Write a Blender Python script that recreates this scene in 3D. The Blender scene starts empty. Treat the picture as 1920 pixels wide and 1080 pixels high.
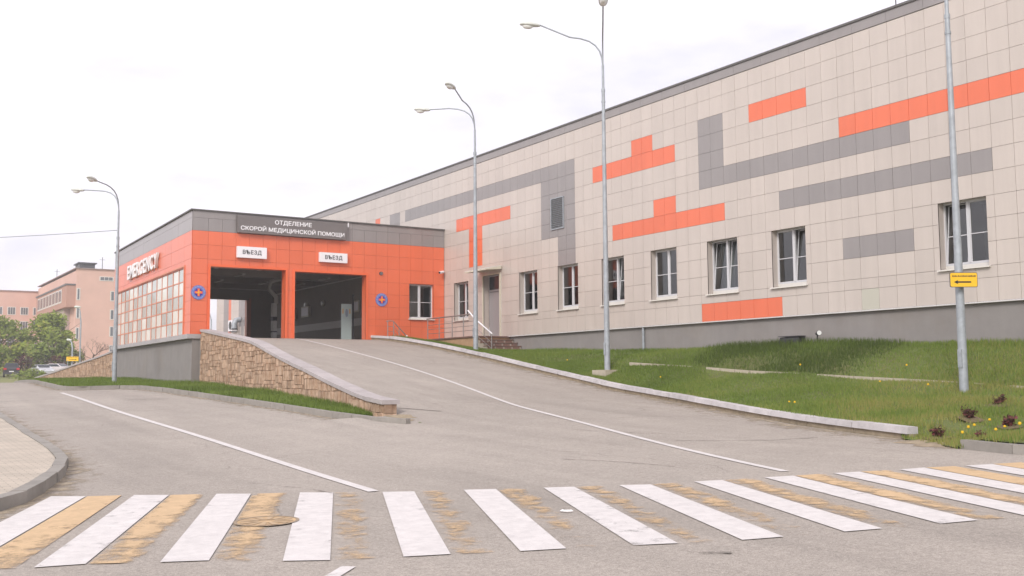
import bpy, bmesh, math, random
import numpy as np
from mathutils import Vector, Matrix
rnd = random.Random(7)
nrng = np.random.default_rng(11)
sc = bpy.context.scene
COL = sc.collection

# ------------------------------------------------------------------ camera
cam_d = bpy.data.cameras.new("camera")
cam = bpy.data.objects.new("camera", cam_d)
COL.objects.link(cam)
sc.camera = cam
cam_d.sensor_width = 36.0
cam_d.lens = 36.43
cam_d.clip_start = 0.1
cam_d.clip_end = 5000
YAW, PITCH, ROLL = 0.573627906, 0.0883177647, -0.00715027679
cy, sy = math.cos(YAW), math.sin(YAW)
cp, sp = math.cos(PITCH), math.sin(PITCH)
fwd = Vector((sy * cp, cy * cp, sp))
rgt = Vector((cy, -sy, 0))
upv = rgt.cross(fwd)
r2 = math.cos(ROLL) * rgt + math.sin(ROLL) * upv
u2 = -math.sin(ROLL) * rgt + math.cos(ROLL) * upv
M = Matrix((r2, u2, -fwd)).transposed().to_4x4()
M.translation = Vector((0, 0, 1.7))
cam.matrix_world = M

# ------------------------------------------------------------------ sky, sun, exposure
SUN_DIR = Vector((-0.66, -0.50, 0.56)).normalized()      # towards the sun, behind cloud on the left
sun_el = math.asin(SUN_DIR.z)
sun_az = math.atan2(SUN_DIR.x, SUN_DIR.y)
world = bpy.data.worlds.new("World")
sc.world = world
world.use_nodes = True
wn, wl = world.node_tree.nodes, world.node_tree.links
bg = wn["Background"]
sky = wn.new("ShaderNodeTexSky")
sky.sky_type = 'NISHITA'
sky.sun_disc = False
sky.sun_elevation = sun_el
sky.sun_rotation = sun_az
sky.air_density = 1.0
sky.dust_density = 2.5
tc = wn.new("ShaderNodeTexCoord")
mp = wn.new("ShaderNodeMapping")
mp.inputs["Scale"].default_value = (1.6, 1.6, 4.5)
nz = wn.new("ShaderNodeTexNoise")
nz.inputs["Scale"].default_value = 1.7
nz.inputs["Detail"].default_value = 7
nz.inputs["Roughness"].default_value = 0.55
rp = wn.new("ShaderNodeValToRGB")
rp.color_ramp.elements[0].position = 0.34
rp.color_ramp.elements[0].color = (6.3, 6.12, 6.75, 1)
rp.color_ramp.elements[1].position = 0.62
rp.color_ramp.elements[1].color = (9.6, 9.2, 9.7, 1)
mx = wn.new("ShaderNodeMix")
mx.data_type = 'RGBA'
mx.clamp_factor = True
mx.inputs[0].default_value = 0.93
wl.new(tc.outputs["Generated"], mp.inputs["Vector"])
wl.new(mp.outputs[0], nz.inputs["Vector"])
wl.new(nz.outputs["Fac"], rp.inputs["Fac"])
wl.new(sky.outputs["Color"], mx.inputs[6])
wl.new(rp.outputs["Color"], mx.inputs[7])
wl.new(mx.outputs[2], bg.inputs["Color"])
bg.inputs["Strength"].default_value = 0.10

sun_d = bpy.data.lights.new("sun", 'SUN')
sun = bpy.data.objects.new("sun", sun_d)
COL.objects.link(sun)
sun_d.energy = 1.5
sun_d.angle = math.radians(18)
sun_d.color = (1.0, 0.95, 0.88)
sun.rotation_euler = (-SUN_DIR).to_track_quat('-Z', 'Y').to_euler()

sc.render.engine = 'CYCLES'
sc.view_settings.view_transform = 'Standard'
sc.view_settings.look = 'None'
sc.view_settings.exposure = 0.64
sc.view_settings.gamma = 1.0
sc.cycles.max_bounces = 6
sc.cycles.transparent_max_bounces = 10

# ------------------------------------------------------------------ helpers
WL = {}


class MB:
    """collects faces (with a material slot and an optional tint) and links them as one mesh object"""

    def __init__(self):
        self.v, self.f, self.m, self.t, self.sm = [], [], [], [], []

    def face(self, pts, mi=0, tint=0.5, smooth=False):
        n = len(self.v)
        self.v.extend(tuple(p) for p in pts)
        self.f.append(tuple(range(n, n + len(pts))))
        self.m.append(mi); self.t.append(tint); self.sm.append(smooth)

    def idx(self, pts, faces, mi=0, tint=0.5, smooth=False):
        n = len(self.v)
        self.v.extend(tuple(p) for p in pts)
        for f in faces:
            self.f.append(tuple(n + i for i in f))
            self.m.append(mi); self.t.append(tint); self.sm.append(smooth)

    def hexa(self, p, mi=0, tint=0.5):
        """8 corners: bottom loop 0-3, top loop 4-7"""
        self.idx(p, [(3, 2, 1, 0), (4, 5, 6, 7), (0, 1, 5, 4), (1, 2, 6, 5), (2, 3, 7, 6), (3, 0, 4, 7)], mi, tint)

    def box(self, x0, x1, y0, y1, z0, z1, mi=0, tint=0.5):
        x0, x1 = min(x0, x1), max(x0, x1); y0, y1 = min(y0, y1), max(y0, y1); z0, z1 = min(z0, z1), max(z0, z1)
        self.hexa([(x0, y0, z0), (x1, y0, z0), (x1, y1, z0), (x0, y1, z0),
                   (x0, y0, z1), (x1, y0, z1), (x1, y1, z1), (x0, y1, z1)], mi, tint)

    def tube(self, pts, rad, n=10, mi=0, cap=True, tint=0.5, smooth=True):
        pts = [Vector(p) for p in pts]
        if not isinstance(rad, (list, tuple)):
            rad = [rad] * len(pts)
        ref = None
        vs = []
        for i, p in enumerate(pts):
            a = pts[max(i - 1, 0)]; b = pts[min(i + 1, len(pts) - 1)]
            d = (b - a).normalized()
            if ref is None:
                ref = Vector((1, 0, 0)) if abs(d.x) < 0.8 else Vector((0, 1, 0))
            s = d.cross(ref).normalized()
            ref = s.cross(d).normalized()
            for k in range(n):
                a_ = 2 * math.pi * k / n
                vs.append(p + (s * math.cos(a_) + ref * math.sin(a_)) * rad[i])
        fs = []
        for i in range(len(pts) - 1):
            for k in range(n):
                k2 = (k + 1) % n
                fs.append((i * n + k, i * n + k2, (i + 1) * n + k2, (i + 1) * n + k))
        self.idx(vs, fs, mi, tint, smooth)
        if cap:
            self.face(vs[:n][::-1], mi, tint); self.face(vs[-n:], mi, tint)

    def build(self, name, mats, parent=None, loc=None, recalc=False, weld=False):
        if not isinstance(mats, (list, tuple)):
            mats = [mats]
        if parent is not None:
            base = WL[parent.name]
        else:
            base = Vector(loc) if loc is not None else Vector((0, 0, 0))
        me = bpy.data.meshes.new(name)
        me.from_pydata([(a[0] - base.x, a[1] - base.y, a[2] - base.z) for a in self.v], [], self.f)
        for m in mats:
            me.materials.append(m)
        me.polygons.foreach_set("material_index", self.m)
        me.polygons.foreach_set("use_smooth", self.sm)
        if len(set(self.t)) > 1:
            at = me.attributes.new("tint", 'FLOAT', 'FACE')
            at.data.foreach_set("value", self.t)
        if recalc or weld:
            bm = bmesh.new(); bm.from_mesh(me)
            if weld:
                bmesh.ops.remove_doubles(bm, verts=bm.verts, dist=1e-4)
            bmesh.ops.recalc_face_normals(bm, faces=bm.faces)
            bm.to_mesh(me); bm.free()
        me.update()
        o = bpy.data.objects.new(name, me)
        COL.objects.link(o)
        if parent is not None:
            o.parent = parent
        else:
            o.location = base
        WL[o.name] = base
        return o


def tag(o, label=None, cat=None, group=None, kind=None):
    if label: o["label"] = label
    if cat: o["category"] = cat
    if group: o["group"] = group
    if kind: o["kind"] = kind
    return o


def thing(name, label, cat, loc, group=None):
    o = bpy.data.objects.new(name, None)
    COL.objects.link(o)
    o.empty_display_size = 0.3
    o.location = loc
    WL[o.name] = Vector(loc)
    return tag(o, label, cat, group)


def structure(o):
    o["kind"] = "structure"
    return o


def copy_tree(o, parent=None):
    c = o.copy()
    COL.objects.link(c)
    if parent is not None:
        c.parent = parent
    for ch in [x for x in COL.objects if x.parent == o]:
        copy_tree(ch, c)
    return c


def sstep(t):
    t = np.clip(t, 0, 1)
    return t * t * (3 - 2 * t)


# ------------------------------------------------------------------ materials
def mat(name, col, rough=0.7, spec=0.5, metal=0.0, var=0.0, vscale=6.0, bump=0.0, bscale=40.0, tint=0.0, coords="Object",
        col2=None, dirt=0.0, dscale=0.8, dcol=(0.25, 0.2, 0.15), streak=0.0):
    m = bpy.data.materials.new(name)
    m.use_nodes = True
    N, L = m.node_tree.nodes, m.node_tree.links
    b = N["Principled BSDF"]
    b.inputs["Roughness"].default_value = rough
    b.inputs["Specular IOR Level"].default_value = spec
    b.inputs["Metallic"].default_value = metal
    c = N.new("ShaderNodeRGB"); c.outputs[0].default_value = (*col, 1)
    out = c.outputs[0]
    t = N.new("ShaderNodeTexCoord")
    if var > 0 or col2:
        n = N.new("ShaderNodeTexNoise"); n.inputs["Scale"].default_value = vscale
        n.inputs["Detail"].default_value = 6; n.inputs["Roughness"].default_value = 0.65
        L.new(t.outputs[coords], n.inputs["Vector"])
        if col2:
            mr = N.new("ShaderNodeMapRange"); mr.inputs[1].default_value = 0.35; mr.inputs[2].default_value = 0.65
            L.new(n.outputs["Fac"], mr.inputs[0])
            x = N.new("ShaderNodeMix"); x.data_type = 'RGBA'
            L.new(mr.outputs[0], x.inputs[0]); L.new(out, x.inputs[6]); x.inputs[7].default_value = (*col2, 1)
            out = x.outputs[2]
        if var > 0:
            mr = N.new("ShaderNodeMapRange")
            mr.inputs[1].default_value = 0.25; mr.inputs[2].default_value = 0.75
            mr.inputs[3].default_value = 1 - var; mr.inputs[4].default_value = 1 + var
            L.new(n.outputs["Fac"], mr.inputs[0])
            h = N.new("ShaderNodeVectorMath"); h.operation = 'SCALE'
            L.new(out, h.inputs[0]); L.new(mr.outputs[0], h.inputs["Scale"])
            out = h.outputs[0]
    if dirt > 0:
        n = N.new("ShaderNodeTexNoise"); n.inputs["Scale"].default_value = dscale
        n.inputs["Detail"].default_value = 8; n.inputs["Roughness"].default_value = 0.7
        L.new(t.outputs[coords], n.inputs["Vector"])
        mr = N.new("ShaderNodeMapRange"); mr.inputs[1].default_value = 0.5; mr.inputs[2].default_value = 0.75
        mr.inputs[4].default_value = dirt
        L.new(n.outputs["Fac"], mr.inputs[0])
        x = N.new("ShaderNodeMix"); x.data_type = 'RGBA'
        L.new(mr.outputs[0], x.inputs[0]); L.new(out, x.inputs[6]); x.inputs[7].default_value = (*dcol, 1)
        out = x.outputs[2]
    if streak > 0:
        mp_ = N.new("ShaderNodeMapping"); mp_.inputs["Scale"].default_value = (2.2, 2.2, .14)
        L.new(t.outputs[coords], mp_.inputs["Vector"])
        n = N.new("ShaderNodeTexNoise"); n.inputs["Scale"].default_value = 1.3; n.inputs["Detail"].default_value = 7; n.inputs["Roughness"].default_value = 0.7
        L.new(mp_.outputs[0], n.inputs["Vector"])
        mr = N.new("ShaderNodeMapRange"); mr.inputs[1].default_value = 0.35; mr.inputs[2].default_value = 0.75
        mr.inputs[3].default_value = 1 + streak * .4; mr.inputs[4].default_value = 1 - streak
        L.new(n.outputs["Fac"], mr.inputs[0])
        h = N.new("ShaderNodeVectorMath"); h.operation = 'SCALE'
        L.new(out, h.inputs[0]); L.new(mr.outputs[0], h.inputs["Scale"])
        out = h.outputs[0]
    if tint > 0:
        a = N.new("ShaderNodeAttribute"); a.attribute_name = "tint"
        mr = N.new("ShaderNodeMapRange")
        mr.inputs[3].default_value = 1 - tint; mr.inputs[4].default_value = 1 + tint
        L.new(a.outputs["Fac"], mr.inputs[0])
        h = N.new("ShaderNodeVectorMath"); h.operation = 'SCALE'
        L.new(out, h.inputs[0]); L.new(mr.outputs[0], h.inputs["Scale"])
        out = h.outputs[0]
    L.new(out, b.inputs["Base Color"])
    if bump > 0:
        n = N.new("ShaderNodeTexNoise"); n.inputs["Scale"].default_value = bscale
        n.inputs["Detail"].default_value = 5
        L.new(t.outputs[coords], n.inputs["Vector"])
        bp = N.new("ShaderNodeBump"); bp.inputs["Strength"].default_value = bump
        bp.inputs["Distance"].default_value = 0.02
        L.new(n.outputs["Fac"], bp.inputs["Height"])
        L.new(bp.outputs[0], b.inputs["Normal"])
    return m


MT = {}
MT["beige"] = mat("beige_panel", (0.545, 0.482, 0.436), 0.30, 0.85, streak=0.07, tint=0.03, var=0.03, vscale=0.35, bump=0.05, bscale=3)
MT["grey"] = mat("grey_panel", (0.275, 0.252, 0.248), 0.30, 0.85, streak=0.08, tint=0.02, var=0.05, vscale=0.5, bump=0.05, bscale=3)
MT["orange"] = mat("orange_panel", (0.755, 0.157, 0.066), 0.30, 0.85, streak=0.06, tint=0.03, var=0.05, vscale=0.5, bump=0.05, bscale=3)
MT["green"] = mat("greenish_repair_panel", (0.50, 0.485, 0.415), 0.45)
MT["joint"] = mat("beige_joint_gap", (0.33, 0.288, 0.255), 0.9)
MT["joint_g"] = mat("grey_joint_gap", (0.17, 0.155, 0.15), 0.9)
MT["joint_o"] = mat("orange_joint_gap", (0.46, 0.105, 0.055), 0.9)
MT["plinth"] = mat("grey_render_plinth", (0.265, 0.248, 0.24), 0.85, 0.3, streak=0.05, var=0.10, vscale=1.2, bump=0.25, bscale=120, dirt=0.25, dscale=0.5)
MT["roof"] = mat("roof_membrane", (0.16, 0.155, 0.15), 0.9)
MT["flash"] = mat("pale_metal_flashing", (0.62, 0.60, 0.58), 0.45)
MT["coping_dark"] = mat("dark_metal_coping", (0.12, 0.115, 0.11), 0.5)
MT["pvc"] = mat("white_window_plastic", (0.60, 0.60, 0.62), 0.35)
MT["sill"] = mat("cream_metal_sill", (0.74, 0.71, 0.66), 0.4, var=0.06, vscale=3)
MT["room"] = mat("dim_room_wall", (0.62, 0.61, 0.57), 0.9)
MT["curtain"] = mat("pale_curtain", (0.40, 0.43, 0.43), 0.9)
MT["door"] = mat("grey_steel_door", (0.30, 0.275, 0.28), 0.45)
MT["cream"] = mat("cream_trim", (0.62, 0.58, 0.47), 0.5, var=0.05, vscale=2)
MT["black"] = mat("black_plastic", (0.02, 0.02, 0.022), 0.4)
MT["dark"] = mat("dark_metal", (0.06, 0.06, 0.065), 0.5)
MT["galv"] = mat("galvanised_steel", (0.36, 0.39, 0.42), 0.5, 0.5, 0.25, var=0.22, vscale=5, dirt=0.4, dscale=2.2, dcol=(0.17, 0.19, 0.21))
MT["lamp"] = mat("lamp_housing_grey", (0.58, 0.60, 0.56), 0.45, var=0.08, vscale=6)
MT["railsteel"] = mat("steel_rail", (0.33, 0.31, 0.30), 0.35, 0.5, 0.5)
MT["railwhite"] = mat("white_rail", (0.82, 0.80, 0.82), 0.35)
MT["white"] = mat("white_paint_metal", (0.84, 0.82, 0.85), 0.4)
MT["textgrey"] = mat("dark_grey_lettering", (0.12, 0.12, 0.13), 0.5)
MT["signgrey"] = mat("grey_sign_board", (0.175, 0.158, 0.155), 0.5, var=0.04, vscale=2)
MT["letwhite"] = mat("white_letter", (0.86, 0.85, 0.87), 0.4)
MT["letside"] = mat("letter_return", (0.74, 0.70, 0.68), 0.5)
MT["coping"] = mat("granite_coping", (0.43, 0.39, 0.385), 0.75, 0.4, var=0.14, vscale=3.5, bump=0.15, bscale=80, tint=0.07)
MT["kerbcap"] = mat("pale_granite_kerb", (0.50, 0.475, 0.48), 0.75, 0.4, var=0.22, vscale=3.0, bump=0.3, bscale=50, tint=0.08, dirt=0.35, dscale=2.0, dcol=(0.30, 0.29, 0.29))
MT["kerb"] = mat("concrete_kerb", (0.285, 0.265, 0.24), 0.85, 0.3, var=0.16, vscale=3, bump=0.25, bscale=60, tint=0.06)
MT["dirt"] = mat("kerbside_dirt", (0.30, 0.245, 0.175), 0.95, 0.2, var=0.3, vscale=5, bump=0.5, bscale=25)
MT["bedsoil"] = mat("bare_planting_soil", (0.16, 0.125, 0.075), 0.95, 0.2, var=0.3, vscale=8, bump=0.5, bscale=25)
MT["stone"] = mat("tan_split_sandstone", (0.385, 0.252, 0.170), 0.9, 0.2, col2=(0.49, 0.36, 0.265), vscale=4.5, var=.12, tint=0.24, bump=0.6, bscale=22)
MT["stonegap"] = mat("stone_joint", (0.33, 0.235, 0.16), 0.95)
MT["steptile"] = mat("brown_step_tile", (0.20, 0.12, 0.095), 0.7, var=0.2, vscale=6)
MT["stepside"] = mat("tan_landing_stone", (0.42, 0.27, 0.16), 0.85, var=0.2, vscale=4, bump=0.4, bscale=20)
MT["mortar"] = mat("pale_mortar", (0.36, 0.31, 0.26), 0.9)
MT["concrete"] = mat("pale_concrete", (0.44, 0.39, 0.31), 0.9, 0.3, var=0.15, vscale=5, bump=0.3, bscale=40)
MT["soil"] = mat("lawn_soil", (0.165, 0.165, 0.075), 0.95, 0.1, col2=(0.115, 0.155, 0.05), vscale=1.2, var=0.25, bump=0.6, bscale=30)
MT["pavers"] = None
MT["yellow"] = mat("yellow_sign_face", (0.85, 0.50, 0.02), 0.4)
MT["yellowbright"] = mat("bright_yellow_sign_face", (0.95, 0.55, 0.0), 0.4)
MT["signback"] = mat("sign_edge", (0.10, 0.10, 0.11), 0.5)
MT["blue"] = mat("emblem_blue_ring", (0.15, 0.20, 0.52), 0.45)
MT["navy"] = mat("emblem_dark_blue", (0.05, 0.03, 0.32), 0.45)
MT["emborange"] = mat("emblem_orange", (0.85, 0.14, 0.06), 0.45)
MT["embyellow"] = mat("emblem_gold", (0.85, 0.42, 0.05), 0.45)
MT["emblight"] = mat("emblem_pale_lettering", (0.32, 0.38, 0.62), 0.5)
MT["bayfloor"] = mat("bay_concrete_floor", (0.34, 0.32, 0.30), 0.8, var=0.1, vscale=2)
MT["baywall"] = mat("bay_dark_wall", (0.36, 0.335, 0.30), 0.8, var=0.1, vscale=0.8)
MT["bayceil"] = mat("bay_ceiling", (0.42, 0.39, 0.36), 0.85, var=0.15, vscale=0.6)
MT["bayband"] = mat("bay_grey_band", (0.70, 0.69, 0.66), 0.6)
MT["baypost"] = mat("bay_pale_post", (0.75, 0.75, 0.73), 0.6)
MT["paleblue"] = mat("pale_blue_leaf", (0.62, 0.72, 0.70), 0.5)
MT["boxwhite"] = mat("cream_box", (0.66, 0.63, 0.55), 0.5)
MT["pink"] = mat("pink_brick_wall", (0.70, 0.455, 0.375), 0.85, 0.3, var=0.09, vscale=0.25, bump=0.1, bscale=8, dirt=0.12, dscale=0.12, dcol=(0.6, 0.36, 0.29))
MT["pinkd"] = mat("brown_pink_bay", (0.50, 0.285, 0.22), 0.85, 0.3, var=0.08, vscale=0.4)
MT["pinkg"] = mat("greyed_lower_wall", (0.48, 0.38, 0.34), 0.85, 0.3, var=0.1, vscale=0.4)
MT["farglass"] = mat("far_window_glass", (0.13, 0.14, 0.15), 0.15)
MT["farframe"] = mat("far_window_frame", (0.72, 0.68, 0.64), 0.6)
MT["bark"] = mat("bark", (0.11, 0.08, 0.06), 0.95, var=0.3, vscale=6)
MT["tyre"] = mat("tyre_rubber", (0.02, 0.02, 0.02), 0.8)
MT["rim"] = mat("wheel_rim", (0.45, 0.45, 0.46), 0.35, 0.5, 0.7)
MT["carglass"] = mat("car_glass", (0.03, 0.035, 0.04), 0.06)
MT["chrome"] = mat("headlight_glass", (0.7, 0.72, 0.74), 0.15)
MT["redlamp"] = mat("red_tail_lamp", (0.55, 0.03, 0.03), 0.25)
MT["twig"] = mat("reddish_twigs", (0.10, 0.035, 0.025), 0.9, tint=0.35)
MT["dandelion"] = mat("dandelion_yellow", (0.85, 0.52, 0.02), 0.8)
MT["stem"] = mat("green_stem", (0.10, 0.2, 0.04), 0.8)
MT["litter"] = mat("white_litter", (0.8, 0.79, 0.78), 0.7)


def leafmat(name, col, tintamt, rough=0.6, trans=0.25):
    m = bpy.data.materials.new(name); m.use_nodes = True
    N, L = m.node_tree.nodes, m.node_tree.links
    b = N["Principled BSDF"]; b.inputs["Roughness"].default_value = rough
    b.inputs["Specular IOR Level"].default_value = 0.25
    a = N.new("ShaderNodeAttribute"); a.attribute_name = "tint"
    r = N.new("ShaderNodeValToRGB")
    e = r.color_ramp.elements
    e[0].position = 0.0; e[0].color = tuple(c * (1 - tintamt) for c in col) + (1,)
    e[1].position = 0.72; e[1].color = (col[0] * (1 + tintamt * .9), col[1] * (1 + tintamt * .8), col[2] * (1 + tintamt * 0.5), 1)
    e3 = e.new(1.0); e3.color = (col[0] * (1 + tintamt * 2.6), col[1] * (1 + tintamt * .95), col[2] * (1 + tintamt * 2.2), 1)
    L.new(a.outputs["Fac"], r.inputs["Fac"])
    L.new(r.outputs["Color"], b.inputs["Base Color"])
    t = N.new("ShaderNodeBsdfTranslucent"); L.new(r.outputs["Color"], t.inputs["Color"])
    x = N.new("ShaderNodeMixShader"); x.inputs[0].default_value = trans
    L.new(b.outputs[0], x.inputs[1]); L.new(t.outputs[0], x.inputs[2])
    L.new(x.outputs[0], N["Material Output"].inputs["Surface"])
    return m


MT["blade"] = leafmat("grass_blade", (0.135, 0.196, 0.044), 0.46)
MT["leafA"] = leafmat("fresh_green_leaf", (0.23, 0.29, 0.05), 0.38)
MT["leafB"] = leafmat("deep_green_leaf", (0.19, 0.25, 0.05), 0.40)
MT["leafC"] = leafmat("brown_bud_leaf", (0.15, 0.11, 0.07), 0.4)
MT["redleaf"] = leafmat("dark_red_leaf", (0.085, 0.036, 0.028), 0.5)


def glassmat(name, dark=0.35, col=(0.80, 0.86, 0.86)):
    m = bpy.data.materials.new(name); m.use_nodes = True
    N, L = m.node_tree.nodes, m.node_tree.links
    for n in list(N):
        if n.type == 'BSDF_PRINCIPLED': N.remove(n)
    fr = N.new("ShaderNodeFresnel"); fr.inputs["IOR"].default_value = 1.95
    gl = N.new("ShaderNodeBsdfGlossy"); gl.inputs["Roughness"].default_value = 0.02
    gl.inputs["Color"].default_value = (0.95, 0.95, 0.95, 1)
    tr = N.new("ShaderNodeBsdfTransparent"); tr.inputs["Color"].default_value = (col[0] * dark, col[1] * dark, col[2] * dark, 1)
    x = N.new("ShaderNodeMixShader")
    L.new(fr.outputs[0], x.inputs[0]); L.new(tr.outputs[0], x.inputs[1]); L.new(gl.outputs[0], x.inputs[2])
    L.new(x.outputs[0], N["Material Output"].inputs["Surface"])
    return m


MT["glass"] = glassmat("window_glass", 0.80)
MT["pane_refl_grey"] = mat("glazing_grey_reflection", (0.45, 0.49, 0.47), 0.12, 0.5, var=0.15, vscale=0.7, tint=0.15)  # mottled window reflections are put into two pane colours, grey and pale
MT["pane_refl_pale"] = mat("glazing_pale_reflection", (0.70, 0.71, 0.655), 0.15, 0.5, var=0.08, vscale=0.7, tint=0.08)
MT["lens"] = mat("clear_lamp_bowl", (0.75, 0.76, 0.74), 0.15)


def asphalt(name):
    m = bpy.data.materials.new(name); m.use_nodes = True
    N, L = m.node_tree.nodes, m.node_tree.links
    b = N["Principled BSDF"]; b.inputs["Roughness"].default_value = 0.9
    b.inputs["Specular IOR Level"].default_value = 0.25
    t = N.new("ShaderNodeTexCoord")

    def noise(scale, detail=6, rough=0.6, vec=None, dist=0.0):
        n = N.new("ShaderNodeTexNoise"); n.inputs["Scale"].default_value = scale
        n.inputs["Detail"].default_value = detail; n.inputs["Roughness"].default_value = rough
        n.inputs["Distortion"].default_value = dist
        L.new(vec if vec else t.outputs["Object"], n.inputs["Vector"])
        return n.outputs["Fac"]

    def rng(s, a, b_, c, d):
        r = N.new("ShaderNodeMapRange")
        for i, v in enumerate((a, b_, c, d)): r.inputs[i + 1].default_value = v
        L.new(s, r.inputs[0]); return r.outputs[0]

    def mul(a, b_):
        x = N.new("ShaderNodeMath"); x.operation = 'MULTIPLY'
        L.new(a, x.inputs[0])
        if isinstance(b_, float): x.inputs[1].default_value = b_
        else: L.new(b_, x.inputs[1])
        return x.outputs[0]

    grain = rng(noise(95, 3, 0.8), 0.3, 0.7, 0.55, 1.45)
    fine = rng(noise(28, 4, 0.7), 0.3, 0.7, 0.80, 1.20)
    mid = mul(rng(noise(1.1, 6, 0.6), 0.3, 0.7, 0.95, 1.05), rng(noise(9, 5, 0.85), 0.32, 0.68, 0.91, 1.09))
    big = rng(noise(0.16, 4, 0.5), 0.3, 0.7, 0.94, 1.06)
    # long wheel-worn streaks along the driving direction
    mp_ = N.new("ShaderNodeMapping"); mp_.inputs["Scale"].default_value = (1.1, 0.10, 1)
    L.new(t.outputs["Object"], mp_.inputs["Vector"])
    streak = rng(noise(1.0, 4, 0.55, mp_.outputs[0]), 0.3, 0.7, 0.93, 1.07)
    # dark cracks
    vo = N.new("ShaderNodeTexVoronoi"); vo.feature = 'DISTANCE_TO_EDGE'; vo.inputs["Scale"].default_value = 0.16
    vm = N.new("ShaderNodeVectorMath"); vm.operation = 'ADD'
    nn = N.new("ShaderNodeTexNoise"); nn.inputs["Scale"].default_value = 0.9; nn.inputs["Detail"].default_value = 5
    L.new(t.outputs["Object"], nn.inputs["Vector"])
    L.new(t.outputs["Object"], vm.inputs[0]); L.new(nn.outputs["Color"], vm.inputs[1])
    L.new(vm.outputs[0], vo.inputs["Vector"])
    crack = rng(vo.outputs["Distance"], 0.0, 0.0035, 0.62, 1.0)
    keep = rng(noise(0.35, 2), 0.50, 0.58, 0.0, 1.0)
    cm = N.new("ShaderNodeMix"); cm.data_type = 'FLOAT'
    L.new(keep, cm.inputs[0]); cm.inputs[2].default_value = 1.0; L.new(crack, cm.inputs[3])
    mp2 = N.new("ShaderNodeMapping"); mp2.inputs["Scale"].default_value = (2.6, .22, 1); mp2.inputs["Location"].default_value = (3, 1, 0)
    L.new(t.outputs["Object"], mp2.inputs["Vector"])
    tyre = rng(noise(.5, 3, .5, mp2.outputs[0]), .54, .72, 1.0, .91)
    spot = rng(noise(1.9, 5, .6, None, .4), .64, .74, 1.0, .90)
    pale = rng(noise(.42, 7, .7), .52, .72, 1.0, 1.06)
    tot = mul(mul(mul(mul(mul(grain, fine), mid), big), streak), cm.outputs[0])
    tot = mul(mul(mul(tot, tyre), spot), pale)
    c = N.new("ShaderNodeRGB"); c.outputs[0].default_value = (0.352, 0.314, 0.278, 1)
    h = N.new("ShaderNodeVectorMath"); h.operation = 'SCALE'
    L.new(c.outputs[0], h.inputs[0]); L.new(tot, h.inputs["Scale"])
    L.new(h.outputs[0], b.inputs["Base Color"])
    bp = N.new("ShaderNodeBump"); bp.inputs["Strength"].default_value = 0.35; bp.inputs["Distance"].default_value = 0.01
    L.new(noise(90, 3, 0.8), bp.inputs["Height"]); L.new(bp.outputs[0], b.inputs["Normal"])
    return m


MT["asphalt"] = asphalt("weathered_asphalt")


def paint(name, col, attr=True, base_wear=0.0):
    """road paint whose worn places show the asphalt below; 'wear' is a per-vertex amount"""
    m = bpy.data.materials.new(name); m.use_nodes = True
    N, L = m.node_tree.nodes, m.node_tree.links
    b = N["Principled BSDF"]; b.inputs["Roughness"].default_value = 0.75
    b.inputs["Base Color"].default_value = (*col, 1)
    b.inputs["Specular IOR Level"].default_value = 0.3
    t = N.new("ShaderNodeTexCoord")
    n1 = N.new("ShaderNodeTexNoise"); n1.inputs["Scale"].default_value = 2.2; n1.inputs["Detail"].default_value = 9
    n1.inputs["Roughness"].default_value = 0.72
    mpn = N.new("ShaderNodeMapping"); mpn.inputs["Rotation"].default_value = (0, 0, 0.41)
    mpn.inputs["Scale"].default_value = (1.5, 1.5, 1)
    L.new(t.outputs["Object"], mpn.inputs["Vector"]); L.new(mpn.outputs[0], n1.inputs["Vector"])
    n2 = N.new("ShaderNodeTexNoise"); n2.inputs["Scale"].default_value = 70; n2.inputs["Detail"].default_value = 3
    L.new(t.outputs["Object"], n2.inputs["Vector"])
    a = N.new("ShaderNodeAttribute"); a.attribute_name = "wear"
    s = N.new("ShaderNodeMath"); s.operation = 'MULTIPLY_ADD'
    L.new(n2.outputs["Fac"], s.inputs[0]); s.inputs[1].default_value = 0.22; L.new(n1.outputs["Fac"], s.inputs[2])
    s2 = N.new("ShaderNodeMath"); s2.operation = 'ADD'
    L.new(s.outputs[0], s2.inputs[0]); L.new(a.outputs["Fac"], s2.inputs[1])
    mr = N.new("ShaderNodeMapRange"); mr.inputs[1].default_value = 0.80; mr.inputs[2].default_value = 1.02
    L.new(s2.outputs[0], mr.inputs[0])
    tr = N.new("ShaderNodeBsdfTransparent")
    x = N.new("ShaderNodeMixShader")
    L.new(mr.outputs[0], x.inputs[0]); L.new(b.outputs[0], x.inputs[1]); L.new(tr.outputs[0], x.inputs[2])
    L.new(x.outputs[0], N["Material Output"].inputs["Surface"])
    # slight dirt on the paint
    n3 = N.new("ShaderNodeTexNoise"); n3.inputs["Scale"].default_value = 6; n3.inputs["Detail"].default_value = 8
    n3.inputs["Roughness"].default_value = 0.75
    L.new(t.outputs["Object"], n3.inputs["Vector"])
    m3 = N.new("ShaderNodeMapRange"); m3.inputs[1].default_value = 0.3; m3.inputs[2].default_value = 0.75
    m3.inputs[3].default_value = 1.05; m3.inputs[4].default_value = 0.76
    L.new(n3.outputs["Fac"], m3.inputs[0])
    h = N.new("ShaderNodeVectorMath"); h.operation = 'SCALE'; h.inputs[0].default_value = col
    L.new(m3.outputs[0], h.inputs["Scale"]); L.new(h.outputs[0], b.inputs["Base Color"])
    return m


MT["paint_w"] = paint("white_road_paint", (0.66, 0.625, 0.61))
MT["paint_y"] = paint("yellow_road_paint", (0.60, 0.425, 0.25))


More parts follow.
